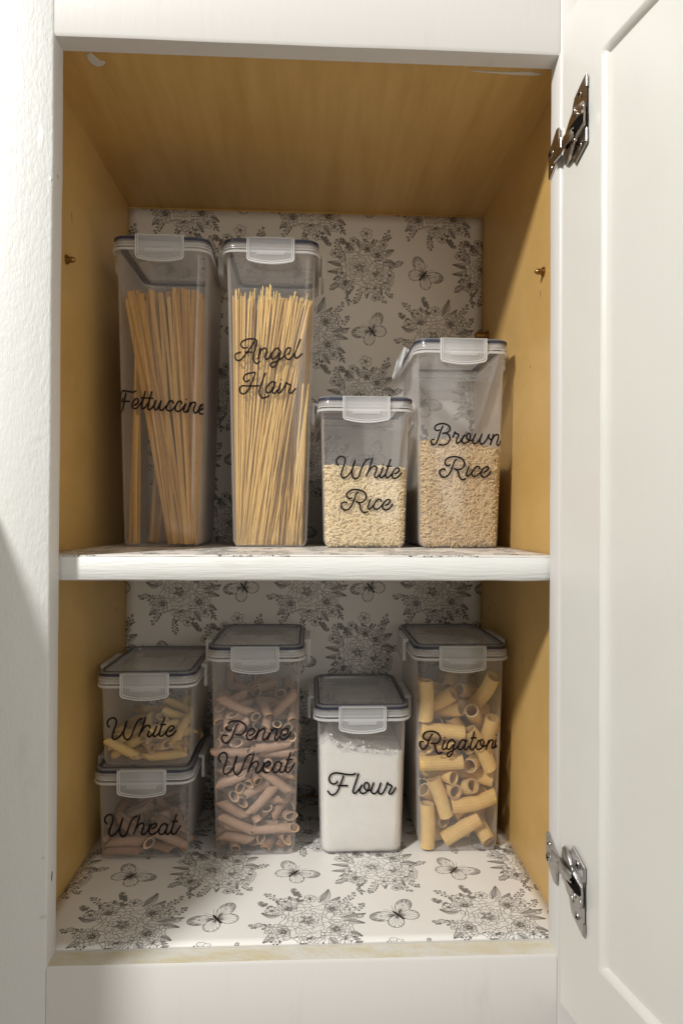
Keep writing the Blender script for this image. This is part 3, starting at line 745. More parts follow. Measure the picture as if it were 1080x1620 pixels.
LETTERS=[["white_rice","White",[[-275,831,-296,863,-284,904,-245,925,-213,906,-210,864,-233,795,-246,741,-239,714,-213,708,-175,734,-141,784,-122,834,-108,886],[-108,886,-126,830,-138,777,-137,734,-121,705,-98,699,-67,727,-45,789,-18,854,5,887,39,902],[68,909,48,836,25,770,6,722],[17,751,40,790,71,822,96,828,112,813,106,779,91,740,95,716,116,716,139,738,160,768,177,818],[177,818,160,771,145,733,153,714,172,718,203,753,225,814],[179,840,179,843],[252,897,229,830,204,749,207,717,226,713,254,736,277,769],[210,829,260,828],[295,756,311,757,334,775,341,798,326,811,300,801,277,767,268,730,279,711,298,707,325,717,350,742,365,762]]],["white_rice","Rice",[[-139,508,-158,498,-183,510,-188,542,-162,575,-109,590,-55,585,-12,563,7,524,-2,488,-31,464,-65,459,-96,470],[-74,562,-97,537,-119,474,-146,416,-184,385,-223,388,-244,419,-238,450,-212,464,-185,458],[-65,459,-55,428,-46,389,-26,364,1,359,22,371],[52,494,33,440,24,408,39,394,61,407,81,430],[58,522,60,525],[162,472,153,491,127,489,98,460,83,421,95,395,124,394,156,419,176,441],[201,433,232,445,251,476,239,491,212,482,183,449,174,414,190,391,223,387,256,411,277,445]]],["brown_rice","Brown",[[-229,1204,-248,1196,-272,1207,-274,1234,-249,1257,-202,1268,-155,1260,-122,1232,-125,1197,-155,1175,-197,1169],[-155,1172,-127,1145,-121,1105,-144,1067,-185,1051,-231,1054],[-194,1243,-221,1177,-244,1103,-270,1058,-300,1056,-314,1082,-304,1103,-280,1105],[-93,1128,-76,1163,-70,1185,-61,1171,-31,1157,-45,1121,-55,1086,-44,1071,-21,1082,2,1110,33,1156],[33,1156,10,1121,7,1084,34,1069,69,1090,88,1128,88,1159,72,1173,55,1159,51,1133,65,1108,90,1098,116,1109],[143,1168,124,1123,116,1085,132,1067,159,1080,190,1123,209,1168],[209,1168,194,1123,187,1085,203,1065,230,1075,261,1116,282,1165,278,1140,289,1115,308,1109],[327,1164,312,1109,295,1056],[304,1090,327,1135,356,1162,381,1156,377,1118,363,1075,376,1053,399,1071,417,1110]]],["brown_rice","Rice",[[-116,850,-136,840,-162,852,-167,885,-140,918,-86,933,-31,928,12,906,32,867,23,831,-6,806,-42,801,-73,812],[-50,905,-74,879,-96,816,-123,757,-162,726,-201,730,-222,760,-217,791,-190,806,-163,800],[-42,801,-31,770,-21,731,-1,706,26,701,47,712],[78,837,58,782,49,750,65,736,87,749,108,772],[84,864,85,868],[189,814,180,834,154,832,125,802,109,763,121,737,151,736,184,762,204,783],[229,776,260,788,280,819,268,834,240,825,211,791,202,756,218,733,252,729,284,753,306,788]]],["white","White",[[-355,403,-376,433,-363,474,-323,497,-290,480,-288,438,-311,369,-326,315,-318,288,-292,284,-252,312,-217,363,-197,413,-183,465],[-183,465,-201,409,-215,355,-213,314,-197,286,-174,280,-142,310,-118,372,-91,438,-67,472,-32,489],[-2,496,-24,423,-47,357,-67,308],[-55,338,-31,377,0,411,26,418,42,404,36,370,20,331,24,308,45,309,69,331,91,361,109,412],[109,412,91,365,75,326,83,308,103,313,135,349,158,411],[111,434,112,437],[186,494,162,426,136,345,139,314,159,311,188,335,212,368],[143,425,194,426],[229,356,246,359,270,378,277,400,262,412,235,402,212,367,202,330,213,311,232,309,260,320,286,346,301,366]]],["wheat","Wheat",[[-354,371,-373,403,-361,443,-325,464,-295,446,-292,404,-314,336,-327,282,-320,255,-296,250,-260,276,-227,325,-209,375,-196,427],[-196,427,-213,371,-225,318,-224,276,-209,248,-187,241,-159,270,-137,331,-112,395,-90,428,-57,443],[-31,450,-50,377,-72,313,-90,264],[-79,293,-57,332,-28,364,-4,370,10,355,4,321,-10,283,-6,260,13,260,35,281,55,311,71,360],[83,316,115,325,135,353,117,364,83,346,62,305,68,264,98,257,136,280,162,312],[238,336,220,362,188,353,163,314,158,272,179,255,206,268,231,305],[246,353,229,302,227,265,247,257,274,284,292,331],[329,454,307,384,282,305,285,264,311,258,341,292,365,337],[288,381,339,385]]],["penne","Penne",[[-232,1289,-251,1276,-281,1289,-285,1324,-251,1360,-202,1373,-150,1367,-108,1341,-90,1303,-104,1261,-141,1234,-194,1236],[-168,1345,-193,1308,-221,1231,-251,1174,-285,1152,-319,1164,-334,1198,-319,1227,-277,1230],[-58,1226,-24,1237,-6,1267,-17,1293,-47,1289,-77,1253,-85,1209,-66,1182,-29,1187,1,1218,25,1256],[40,1290,23,1240,2,1182],[14,1214,44,1265,74,1293,97,1285,92,1247,74,1205,80,1181,105,1186,133,1222],[160,1286,142,1239,124,1180],[135,1212,165,1264,195,1291,216,1284,211,1246,196,1206,201,1180,226,1185,251,1219],[275,1225,309,1234,328,1264,319,1290,286,1286,258,1249,249,1207,264,1183,298,1184,332,1214,355,1260]]],["penne","Wheat",[[-341,963,-361,994,-349,1035,-312,1057,-281,1038,-279,996,-300,927,-314,873,-306,846,-282,841,-245,867,-212,917,-194,967,-181,1019],[-181,1019,-198,963,-210,909,-208,867,-193,838,-171,832,-142,861,-120,923,-94,988,-72,1021,-39,1037],[-12,1043,-32,970,-54,905,-72,856],[-61,885,-39,924,-9,957,15,963,30,948,24,914,9,875,13,851,33,852,55,874,76,903,92,953],[104,908,136,918,157,946,138,957,104,939,83,897,90,856,120,849,158,873,184,905],[262,929,243,956,211,946,186,907,181,865,202,848,230,861,255,899],[270,947,253,895,251,858,272,850,298,877,317,925],[355,1049,332,978,307,898,310,857,337,852,367,886,391,932],[313,976,365,980]]],["flour","Flour",[[-246,759,-259,739,-288,731,-319,749,-330,785,-310,827,-266,843,-212,837,-151,826,-93,823,-63,835],[-185,812,-206,751,-226,697,-253,645,-287,621,-318,629,-342,661],[-243,713,-142,712],[-34,833,-58,757,-83,680,-88,647,-69,633,-38,662,4,717],[4,717,-19,675,-15,644,12,631,49,647,70,684,69,726,46,741,27,725,25,694,42,668,73,660,100,671],[120,739,104,691,96,650,116,628,143,634,169,670,192,736],[192,736,175,684,167,647,185,623,212,633,242,685,259,738],[259,738,273,720,302,702,285,659,274,636,285,621,312,632,344,685]]],["rigatoni","Rigatoni",[[-331,1162,-351,1159,-377,1180,-376,1217,-344,1245,-289,1250,-238,1230,-211,1188,-218,1148,-249,1124,-304,1130],[-289,1222,-313,1187,-335,1122,-362,1074,-389,1063,-408,1092,-401,1133,-374,1140],[-271,1123,-260,1080,-244,1036,-217,1021,-189,1037],[-163,1154,-183,1097,-185,1068,-162,1066,-135,1099],[-162,1182,-161,1186],[-70,1140,-77,1159,-100,1160,-128,1131,-142,1091,-131,1064,-104,1071,-78,1111],[-56,1140,-72,1082,-87,1021,-114,988,-139,1000,-129,1028,-92,1046,-45,1075,-18,1106],[47,1135,37,1158,11,1154,-13,1121,-25,1079,-10,1058,18,1072,43,1114],[59,1157,42,1101,39,1066,58,1059,85,1090],[138,1242,116,1151,97,1085,104,1060,128,1062,163,1110],[103,1176,159,1179],[190,1154,169,1125,160,1081,179,1059,215,1074,236,1116,230,1149,212,1160,200,1133,211,1101,238,1088,266,1103],[289,1153,274,1105,259,1058],[266,1090,293,1134,318,1156,334,1141,321,1094,324,1070,339,1078,357,1108],[362,1152,352,1108,348,1082,361,1078,371,1097],[364,1201,365,1204]]],["fettuccine","Fettuccine",[[-369,1489,-381,1463,-400,1456,-409,1489,-393,1550,-356,1560,-306,1551,-268,1547,-239,1561],[-339,1538,-355,1463,-372,1392,-393,1358,-403,1360],[-373,1454,-306,1454],[-259,1415,-228,1433,-217,1464,-237,1484,-266,1452,-278,1408,-263,1384,-231,1391,-188,1444],[-148,1558,-167,1484,-186,1413,-181,1385,-154,1392,-120,1445],[-188,1492,-133,1490],[-85,1555,-103,1484,-123,1406,-119,1376,-91,1384,-61,1424,-46,1468],[-125,1489,-74,1487],[-46,1468,-61,1406,-51,1374,-23,1394,7,1464],[7,1464,-6,1407,0,1373,27,1377,61,1417],[127,1440,116,1465,87,1456,63,1408,63,1378,92,1365,125,1383,152,1415],[212,1438,201,1463,172,1452,148,1400,152,1371,180,1361,214,1384,251,1439],[251,1439,235,1393,233,1363,252,1354,282,1389],[255,1479,257,1483],[298,1455,286,1409,269,1354],[278,1389,307,1440,335,1455,345,1438,332,1390,334,1356,354,1351,378,1386],[384,1380,408,1404,417,1430,405,1443,385,1412,376,1368,390,1345,412,1353,422,1378]]],["angel","Angel",[[-233,2008,-264,2003,-292,2026,-285,2064,-238,2091,-182,2097,-145,2088,-137,2062,-149,2001,-172,1925,-165,1878,-139,1851,-101,1875],[-163,2073,-198,2009,-247,1943,-289,1892,-326,1878,-351,1906,-343,1944,-298,1962],[-256,1963,-183,1964],[-102,2006,-111,1954,-125,1898],[-118,1931,-88,1990,-55,2006,-36,1988,-46,1946,-55,1910,-36,1895,-8,1919,15,1961],[95,1986,79,2006,53,2003,22,1966,8,1916,25,1898,62,1924,89,1962],[103,1981,86,1906,63,1845,25,1816,2,1834,16,1861,63,1875,109,1906,147,1938],[175,1945,197,1976,201,2008,172,2011,149,1968,152,1918,180,1895,213,1918,246,1960],[301,2102,273,2027,247,1956,246,1920,269,1914,297,1936,318,1957]]],["angel","Hair",[[-213,1686,-236,1666,-263,1685,-263,1718,-237,1744,-181,1758,-151,1757,-171,1696,-199,1625,-231,1568,-269,1544,-300,1562,-306,1597,-283,1624,-244,1626],[-231,1624,-114,1628],[-49,1757,-77,1683,-105,1598,-108,1544,-81,1509,-44,1512,-11,1534],[47,1638,36,1668,12,1667,-21,1635,-41,1590,-28,1558,3,1571,31,1619],[52,1668,31,1600,22,1565,45,1558,78,1596],[106,1658,88,1601,75,1570,94,1559,128,1597],[112,1691,113,1695],[128,1597,151,1639,158,1666,173,1653,207,1636,193,1595,188,1567,212,1560,254,1605]]]]
SIM_PW=[[-43,-261,72,65,-51,-49,27],[-206,39,71,66,71,3,24],[-212,434,154,74,-42,29,-45],[170,-353,71,58,-40,59,40],[208,16,73,31,-70,-11,-64],[199,395,71,22,67,22,67],[-242,-352,71,23,-41,58,67],[-19,-15,71,70,69,-14,11],[-201,491,71,22,-67,-22,67],[287,-352,71,41,-23,67,58],[195,-107,71,57,67,-22,-42],[201,491,71,67,22,67,22],[29,-342,160,38,28,67,-58],[-126,233,71,65,-62,-34,-29],[-252,351,209,4,52,-83,22],[206,-368,162,63,32,63,-32],[208,131,71,67,57,-42,-22],[339,356,162,63,63,-32,32],[-125,-323,117,36,-59,15,70],[-307,106,137,50,-25,50,66],[-341,363,181,40,71,51,-28],[226,-234,163,63,-32,-64,-32],[304,-9,163,64,-61,33,32],[170,354,157,12,-11,62,76],[-337,-324,119,72,-55,25,34],[-196,63,178,19,64,17,-73],[1,297,109,28,-11,77,-56],[204,-498,253,64,32,61,33],[343,-74,246,42,44,-58,55],[254,356,197,13,-10,67,73],[-201,-343,210,64,45,-58,-20],[-291,-96,212,13,89,43,11],[57,333,177,47,-32,-67,-48],[195,-404,253,66,23,-68,-22],[187,-15,197,73,61,-1,31],[343,303,257,42,42,-57,57],[-199,-495,167,6,77,8,63],[-46,-62,163,20,-68,-19,-68],[-143,203,222,73,32,-59,9],[226,-357,339,21,37,-67,-61],[146,-200,243,76,39,51,-4],[267,362,308,67,-67,23,23],[-177,-433,234,55,-39,71,-23],[-40,-148,267,3,72,53,-45],[-199,162,327,23,82,5,52],[212,-206,383,6,55,23,-80],[107,-36,281,30,50,-61,-54],[156,264,247,52,62,-28,52],[68,-387,361,90,36,23,-11],[-344,152,293,77,64,-1,1],[-76,375,250,73,-46,50,-6],[73,-172,359,48,72,-37,-35],[-30,-13,383,22,7,-61,76],[37,240,273,3,18,79,-59],[-163,-499,299,37,60,59,39],[-210,-144,254,71,-37,60,0],[-190,258,330,13,-63,9,76],[347,-201,429,61,72,25,-21],[59,51,421,20,79,53,25],[176,358,319,24,20,-60,74],[-187,-383,318,45,-45,-38,67],[-225,-241,310,61,30,-70,22],[-41,362,352,70,64,1,30],[243,-253,473,33,79,26,-44],[85,159,382,17,96,23,5],[207,495,397,69,21,65,22],[-52,-367,373,50,-60,22,59],[-229,74,331,6,87,-23,43],[-154,378,332,34,-21,-85,-36],[262,-384,457,50,81,-28,-14],[249,-16,384,94,20,6,-27],[207,390,407,44,53,50,53],[-217,-501,451,27,47,-14,-83],[-163,7,375,27,-5,-74,61],[-191,360,427,28,28,-55,74],[125,-404,498,64,-5,58,-51],[345,104,353,59,-56,-40,-42],[169,367,509,65,-65,-39,-4],[-160,-167,481,14,50,-61,-59],[-223,126,477,0,57,-44,69],[-80,371,471,51,-84,14,-11],[238,-234,579,47,-80,-11,35],[98,-86,449,47,-75,-12,-44],[272,367,499,46,-64,28,55],[-216,-339,410,22,-75,18,59],[-234,18,487,58,67,42,16],[-132,426,539,42,-78,-31,34],[205,-323,548,11,-37,47,-79],[292,40,467,28,-92,-26,10],[-19,273,499,12,13,66,73],[-245,-351,498,72,37,55,-21],[-124,-66,583,55,58,39,-45],[-349,502,516,100,-1,-1,0],[42,-254,576,24,15,56,78],[214,205,445,64,4,70,-33],[212,435,596,69,-40,58,-13],[-213,-248,453,35,-25,52,-74],[-258,267,531,34,-3,62,-71],[-212,440,612,64,44,-62,-14],[65,-505,546,36,-14,-92,5],[351,248,588,53,-61,-45,-38],[94,506,595,43,-40,-77,23],[-218,-273,553,1,35,-51,78],[-45,-189,612,62,-71,-21,-26],[-108,387,663,22,34,32,86],[123,-289,619,3,48,66,-58],[139,11,532,66,32,-67,8],[198,155,585,14,-62,-66,41],[-278,-368,582,66,46,52,-28],[-222,138,655,67,-2,60,-44],[-197,235,633,61,9,75,-24],[252,-312,686,66,-51,4,-54],[108,-24,627,28,37,-51,-72],[223,343,623,56,16,-78,22],[-168,-368,675,67,-68,-23,-16],[-237,-61,603,40,-37,-84,1],[-126,182,715,39,69,24,56],[146,-327,734,24,49,15,83],[141,78,625,64,-13,-75,-13],[144,430,693,57,-3,-82,-12],[-270,-287,665,6,-17,78,60],[-285,-41,685,33,-2,55,-77],[-122,284,675,36,-47,69,-40],[37,-461,661,41,-36,-75,37],[261,-92,689,41,4,-61,-68],[180,318,707,44,48,-59,-48],[-352,-280,710,61,66,32,-30],[-307,-40,788,52,-66,50,18],[-200,408,750,69,-31,-65,-12],[-86,-368,722,7,-16,67,72],[150,-197,742,8,-79,-33,51],[202,137,700,60,-60,-49,21],[-213,-510,766,25,73,-36,-52],[29,358,803,73,-50,-10,-46],[-356,374,789,17,27,80,-50],[-56,-21,747,17,72,22,64],[145,-102,750,29,42,28,81],[126,357,794,68,-73,-4,-10],[-114,-427,878,64,-58,30,-40],[-291,-348,865,29,-93,2,-21],[-357,58,819,28,-76,55,19],[225,-509,720,19,80,40,40],[176,0,816,29,-69,-12,-65],[355,320,823,39,34,-56,65],[-218,-403,812,72,-28,64,2],[-263,187,828,3,33,-52,-79],[-133,510,748,20,-80,-40,41],[1,-370,757,68,-70,11,20],[358,-145,853,68,-73,1,1],[146,245,897,53,46,63,-34],[-124,-232,843,56,-33,60,-46],[-169,-120,826,10,46,-12,-87],[-149,301,863,44,49,37,-66],[216,-447,816,60,-8,73,-32],[180,-163,864,20,46,22,83],[216,371,815,73,-65,16,14],[-202,-389,938,69,-46,54,14],[-129,-96,907,42,-54,68,26],[-58,247,835,8,-16,-56,-81],[237,-383,883,58,61,-4,54],[-5,-138,921,49,-67,47,31],[283,363,878,24,32,66,-64],[-83,-419,989,42,2,84,-33],[-188,-64,976,26,-12,31,-91],[-104,512,899,21,51,14,82],[109,-374,920,50,46,56,-47],[212,-18,923,63,-36,64,26],[152,375,1011,34,-28,-70,-56],[-266,-150,986,12,26,-84,46],[-218,88,909,47,-66,-35,46],[-157,429,927,23,90,-15,-35],[155,-518,1093,13,-65,11,-74],[177,-158,1006,27,60,27,-71],[202,358,933,54,-72,26,35],[-224,-514,1032,66,26,66,25],[-16,166,951,76,25,-40,46],[-361,377,987,68,-66,-22,-23],[216,-483,1014,1,71,-14,-69],[88,142,903,27,86,41,-10],[257,374,1005,67,56,-26,41],[-90,-406,1098,50,-77,10,-38],[-60,-143,1007,7,-14,-60,78],[-284,361,934,69,-71,5,8],[303,-340,968,24,-86,34,29],[57,-85,979,43,-66,60,16],[361,263,1062,12,-36,87,32],[-265,-380,1103,8,-29,22,-93],[-361,2,1031,66,50,34,-45],[-271,354,1042,17,-41,38,81],[94,-368,1052,46,-55,70,-2],[220,47,1008,53,41,-63,-39],[213,516,1074,65,34,-55,-40],[-225,-232,1075,52,43,30,67],[-131,-13,1053,81,34,47,2],[-111,518,1082,43,29,16,84],[233,-263,1043,25,48,2,-84],[220,139,1026,38,55,-27,-69],[9,288,1093,10,14,67,-72],[-225,-304,1146,30,-78,-15,53],[-165,-29,1140,53,21,-75,35],[-173,370,1000,49,42,73,-23],[224,-178,1085,30,-47,-31,77],[241,-13,1095,22,37,48,76],[315,378,1144,64,54,-46,29],[-365,-303,1197,3,4,90,-43],[-247,-80,1212,2,62,49,-61],[-61,212,1024,40,1,82,41],[232,-350,1112,80,38,-41,-23],[169,57,1098,45,21,58,64],[-12,367,1195,48,77,1,42],[-238,-522,1230,21,-80,-41,39],[-368,-86,1290,30,4,-15,94],[-79,315,1043,5,-61,-60,-51],[44,-520,1196,69,-13,-70,13],[226,-115,1157,66,31,62,29],[193,287,1116,75,63,-9,-20],[-287,-344,1240,11,-37,-66,-64],[-16,-158,1215,46,-48,43,-61],[-65,289,1154,10,-10,57,-81],[-288,-76,1408,49,-9,-61,-62],[134,-18,1175,47,55,36,59],[228,465,1179,43,67,-57,-21],[-182,-155,1290,59,38,68,-21],[-198,109,1173,10,90,-15,-40],[-223,369,1130,51,-28,59,56],[365,-368,1167,61,52,39,-46],[80,-69,1241,66,-3,-75,-3],[147,346,1205,4,-59,49,64],[7,-372,1219,15,7,50,-85],[-311,183,1191,11,-11,-75,65],[-232,404,1226,64,-13,-73,-22],[268,-307,1208,77,-60,-14,-16],[210,66,1203,71,-17,63,-26],[53,384,1276,17,47,-58,64],[-228,-291,1335,64,27,59,41],[-329,116,1328,13,-18,38,90],[-366,330,1199,21,55,76,-28],[342,-381,1259,18,25,61,-73],[132,17,1265,61,20,-73,-24],[240,378,1244,71,-55,-39,21],[-371,-384,1391,18,24,-76,57],[-130,-76,1322,70,-63,-20,28],[-133,225,1276,7,69,23,68],[189,-387,1252,67,36,39,-52],[211,147,1247,53,41,-61,-42],[275,357,1333,36,-36,-60,-62],[-116,-418,1351,28,-80,-21,-48],[-278,-386,1390,81,-52,14,23],[-224,295,1310,66,-40,51,-38],[157,-315,1315,77,4,57,-29],[367,-10,1306,30,44,70,-48],[368,359,1337,4,-3,65,76],[2,-388,1393,69,-70,11,12],[180,385,1340,60,64,35,-33],[-53,179,1358,12,-73,-4,-67],[176,-132,1332,60,47,48,44],[243,47,1402,26,-45,-69,51],[240,328,1420,51,52,-48,48],[-137,-283,1445,68,-60,42,6],[-109,24,1432,62,62,-43,21],[-121,249,1397,10,-65,0,-75],[229,-234,1342,70,5,-70,-16],[60,54,1344,34,-28,-64,63],[105,385,1396,28,-17,-77,-55],[-265,-351,1507,46,-63,-12,-61],[-228,-23,1463,80,59,14,4],[-154,433,1335,88,21,35,-24],[101,-387,1363,10,-10,52,84],[176,-91,1414,77,20,-59,11],[277,-192,1440,49,15,-72,48],[65,-389,1460,45,-51,33,65],[-226,92,1522,45,-14,69,-55],[-245,429,1398,65,-3,62,44],[369,-384,1402,28,35,-71,55],[-8,-22,1471,85,52,-9,9],[-19,424,1408,11,-74,48,46],[40,171,1521,20,58,40,-68],[-95,282,1505,78,-52,31,-13],[-271,422,1505,38,84,-2,38],[274,-475,1492,28,-86,-34,25],[163,25,1469,11,24,-77,-58],[334,346,1421,17,21,-73,64],[-197,-516,1501,18,79,30,50],[287,334,1500,9,17,-72,67],[-375,395,1569,89,-34,9,28]]
SIM_WT=[[-231,-286,71,37,70,-6,-60],[-132,5,71,43,-56,-43,-56],[-221,301,71,46,-28,65,-53],[125,-306,71,51,-64,-31,49],[206,-8,71,68,-56,-43,-20],[231,523,73,70,-12,-70,12],[-195,-510,71,20,67,-24,-68],[-237,144,119,44,27,54,66],[-140,374,71,69,-17,-69,-17],[129,-439,71,18,-68,18,68],[74,-109,71,60,69,17,37],[120,319,71,28,65,-28,65],[-230,-209,135,29,78,-28,-49],[-232,-113,143,78,12,52,32],[-315,382,162,0,22,67,-71],[45,-386,162,70,-70,-12,-10],[5,111,130,55,12,-56,61],[83,328,162,70,46,-53,6],[-229,-388,108,75,34,-53,-20],[-231,41,126,24,80,9,-54],[-173,429,162,74,46,-13,-47],[231,-526,195,60,-37,-39,59],[235,-34,162,71,39,-59,-3],[199,310,149,42,-85,-10,-32],[-370,-330,209,13,-18,-77,-60],[-242,107,207,18,-57,-20,-78],[-124,316,164,13,54,46,70],[235,-226,156,42,-52,69,-27],[239,-140,194,38,44,-15,-80],[325,384,169,32,-15,-69,-63],[-187,-524,164,7,-71,-7,70],[-82,308,252,6,-67,-25,-69],[-93,432,213,85,38,-27,-23],[235,-437,159,44,45,75,22],[370,-37,241,71,-58,-25,-31],[368,295,73,1,-1,-71,-71],[-183,-274,214,59,27,76,-5],[-236,-14,203,53,23,56,59],[-372,523,208,100,-1,-1,0],[232,-318,178,47,-49,69,-27],[23,-54,179,16,-62,-62,-46],[59,527,232,9,-76,11,-64],[-172,-384,202,85,-27,-43,15],[-373,59,259,68,67,21,-21],[69,130,219,45,-1,81,-37],[298,-317,251,19,13,-55,-80],[231,-73,274,54,-6,-80,-24],[274,183,158,67,-42,27,55]]
SIM_WH=[[-102,-292,71,15,-47,-53,-69],[-103,-50,71,46,-16,69,53],[-130,390,71,69,61,35,15],[147,-459,71,63,-10,-70,33],[195,-5,71,41,57,-42,-58],[84,372,71,60,-38,-60,-38],[-48,-363,162,30,-9,70,-64],[-241,226,71,65,-29,-65,-29],[-201,325,71,70,47,52,-8],[300,-194,117,1,-24,57,79],[219,137,71,44,-59,39,-56],[176,453,122,77,-38,-47,20],[-194,-409,166,34,62,-62,-35],[-366,4,71,63,63,32,-32],[-222,511,162,24,68,-20,-66],[245,-299,139,66,1,56,-50],[129,121,162,14,64,30,69],[311,358,175,3,17,42,89],[-239,-326,221,25,36,49,76],[-232,-149,144,49,75,-9,-43],[-217,417,164,46,51,49,54],[96,-412,145,60,55,1,58],[209,37,153,8,-75,-5,-65],[203,232,182,79,-2,61,9],[-229,-523,159,51,41,-29,-70],[-227,-203,223,74,-48,46,-14],[-112,330,162,2,-71,-2,-71],[223,-402,162,58,5,67,-47],[371,163,178,13,-27,85,43],[-4,311,255,11,44,75,-49],[-255,-415,281,4,-56,61,-56],[-313,-90,173,12,-56,-69,-44],[-218,435,254,71,-8,70,-8],[228,-351,255,62,3,-72,31],[52,-209,190,49,-26,79,24],[209,392,211,35,-73,-27,-53],[-165,-394,316,56,73,2,39],[-256,149,139,64,33,64,-27],[-179,528,257,49,-51,-50,50],[163,-273,250,0,65,41,-64],[310,-44,220,76,-55,-32,-14],[273,379,293,28,21,65,-68],[-202,-190,382,62,-28,-47,56],[-115,192,246,71,-68,4,18],[-93,376,339,27,-39,50,72],[-14,-377,329,7,-13,83,-54],[62,-88,200,76,-40,43,-27],[137,394,346,42,74,19,-50],[-244,-401,395,20,-45,-66,57],[-300,-18,239,9,25,-48,84],[-224,196,302,24,0,59,-77],[166,-398,348,54,-14,70,45],[18,-100,285,51,-65,40,40],[183,215,313,10,37,76,-52],[-143,-531,379,39,46,22,77],[-195,96,237,77,58,-11,24],[-247,388,346,50,70,-13,50],[325,-388,332,84,-44,26,19],[123,-80,360,24,13,77,57],[13,188,386,59,52,61,-9],[-128,-446,432,73,21,-65,5],[-372,74,282,18,14,-59,77],[-226,428,440,64,19,-69,-28],[122,-269,354,39,-79,-40,-24],[-62,133,342,88,4,-40,25],[231,131,383,48,47,-22,-71],[-41,-101,405,51,56,8,-65],[-285,41,364,38,1,68,-63],[-364,282,369,15,4,-20,97],[249,-140,368,20,44,72,49]]
SIM_RG=[[-52,-294,99,53,-36,-61,46],[-129,199,99,60,38,60,-38],[-310,308,201,28,38,-70,54],[212,-333,217,12,22,-42,-87],[127,18,99,61,-69,14,-35],[161,310,103,8,-70,8,-70],[-314,-464,249,31,1,0,-95],[-126,-67,199,79,41,30,34],[-38,237,240,28,28,-43,-81],[38,-468,205,49,-13,-86,7],[312,19,188,51,80,-27,17],[101,462,99,57,42,-57,-42],[-218,-214,254,38,-59,35,62],[161,-62,265,44,22,-70,-52],[-316,235,339,79,-61,-1,-1],[151,-96,419,68,46,49,28],[314,473,396,1,-16,-99,1],[137,219,319,24,-10,-53,81],[-190,-302,453,47,44,-1,-76],[-223,-39,414,3,-35,-60,-72],[-142,367,483,16,-47,-47,73],[146,-327,425,14,-48,-6,-87],[319,165,438,76,57,-18,24],[-8,467,290,55,-25,-77,18],[-187,-476,538,87,-7,-16,46],[-321,-36,538,23,19,-63,72],[-163,474,593,27,-56,19,-76],[160,-475,481,11,62,9,77],[184,35,579,35,-17,-81,-43],[152,326,468,65,-32,35,-60],[-101,-301,581,21,2,-74,-65],[-192,87,662,40,-11,69,-60],[-196,319,653,26,77,-36,46],[65,-329,564,51,-65,-55,-13],[63,-56,562,58,-35,-67,-32],[175,328,666,45,-27,-84,15],[-168,-332,727,52,67,-11,53],[-202,-56,771,49,-5,-70,-52],[-328,377,921,51,-16,24,81],[168,-326,714,53,-63,-23,53],[115,30,720,70,67,-22,-9],[86,323,807,58,-79,0,-21],[-182,-484,894,61,35,-63,-34],[-166,27,901,1,54,-2,-84],[-104,281,873,56,37,-71,21],[222,-329,859,26,12,71,64],[203,-83,804,53,-44,70,21],[-60,329,726,55,80,13,18],[-177,-331,876,42,58,-45,-54],[-5,182,1021,78,-62,-9,5],[-188,330,989,35,-26,68,59],[336,-408,1137,20,-93,-30,-5],[184,-56,958,21,-39,-46,77],[309,484,840,71,-2,0,-71],[-184,-347,1028,0,-60,44,67],[-182,-181,944,84,31,44,8],[-121,489,1135,52,-9,84,-6],[62,-337,1143,9,86,42,26],[161,120,1021,89,-2,-2,45],[221,334,909,45,76,-17,43],[-336,-332,1143,42,69,-51,31],[-197,17,1102,43,9,-80,42],[-177,324,1165,57,37,40,61],[226,-486,1036,24,-38,89,-9],[115,335,1241,8,-56,78,-26],[178,489,1196,22,75,29,56],[-171,-493,1218,52,48,-47,-53],[-140,-196,1150,86,47,-18,-6],[-336,243,1264,10,36,-89,27],[177,-186,1100,33,63,59,38],[331,187,1043,65,55,-33,40],[340,216,1301,91,41,1,-1],[-342,-499,1541,1,-98,-20,-1],[-190,-81,1266,74,53,30,28],[-249,187,1405,22,-27,93,-11],[220,-370,1304,44,-77,47,-3],[177,-50,1179,2,-66,24,71],[238,339,1347,58,-47,61,27],[-126,-327,1394,71,58,22,33],[-140,43,1363,15,-79,6,-59],[-149,350,1362,65,40,61,-22],[182,-202,1378,2,73,29,61],[202,3,1333,37,-80,40,-26],[256,187,1503,20,-11,-63,75],[-205,-406,1499,6,-78,37,49],[-123,71,1510,31,-53,-32,72],[163,336,1545,53,39,-75,3],[285,-395,1592,30,-52,-79,-15],[202,-155,1520,81,41,-40,-13],[191,496,1487,60,-40,-53,45],[-194,-158,1490,62,-15,-54,55],[40,39,1616,55,-27,59,53]]
POS = {'fettuccine': -.1490, 'angel': -.0398, 'white_rice': .0567, 'brown_rice': .1545, 'wheat': -.1625, 'white': -.1605, 'penne': -.0526, 'flour': .0545, 'rigatoni': .1549}
CY = YF + .0642
zs, zb = SZ + .0011, .0011
HT, HM, HS, HX, HY = .310, .213, .153, .0925, .0955
SPEC = {
 'fettuccine': (HT, zs, "tall clear container of fettuccine labelled Fettuccine, leftmost on the shelf"),
 'angel': (HT, zs, "tall clear container of thin pasta labelled Angel Hair on the shelf"),
 'white_rice': (HS, zs, "short clear container of pale grains labelled White Rice on the shelf"),
 'brown_rice': (HM, zs, "medium clear container of tan grains labelled Brown Rice on the shelf"),
 'wheat': (HX, zb, "low clear container labelled Wheat, under the one labelled White"),
 'white': (HY, zb + HX - .0005, "low clear container of yellow penne labelled White, stacked on another"),
 'penne': (HM, zb, "medium clear container of brown tubes labelled Penne Wheat on the cabinet floor"),
 'flour': (HS, zb, "short clear container of white powder labelled Flour on the cabinet floor"),
 'rigatoni': (HM, zb, "medium clear container of ridged yellow tubes labelled Rigatoni on the cabinet floor"),
}
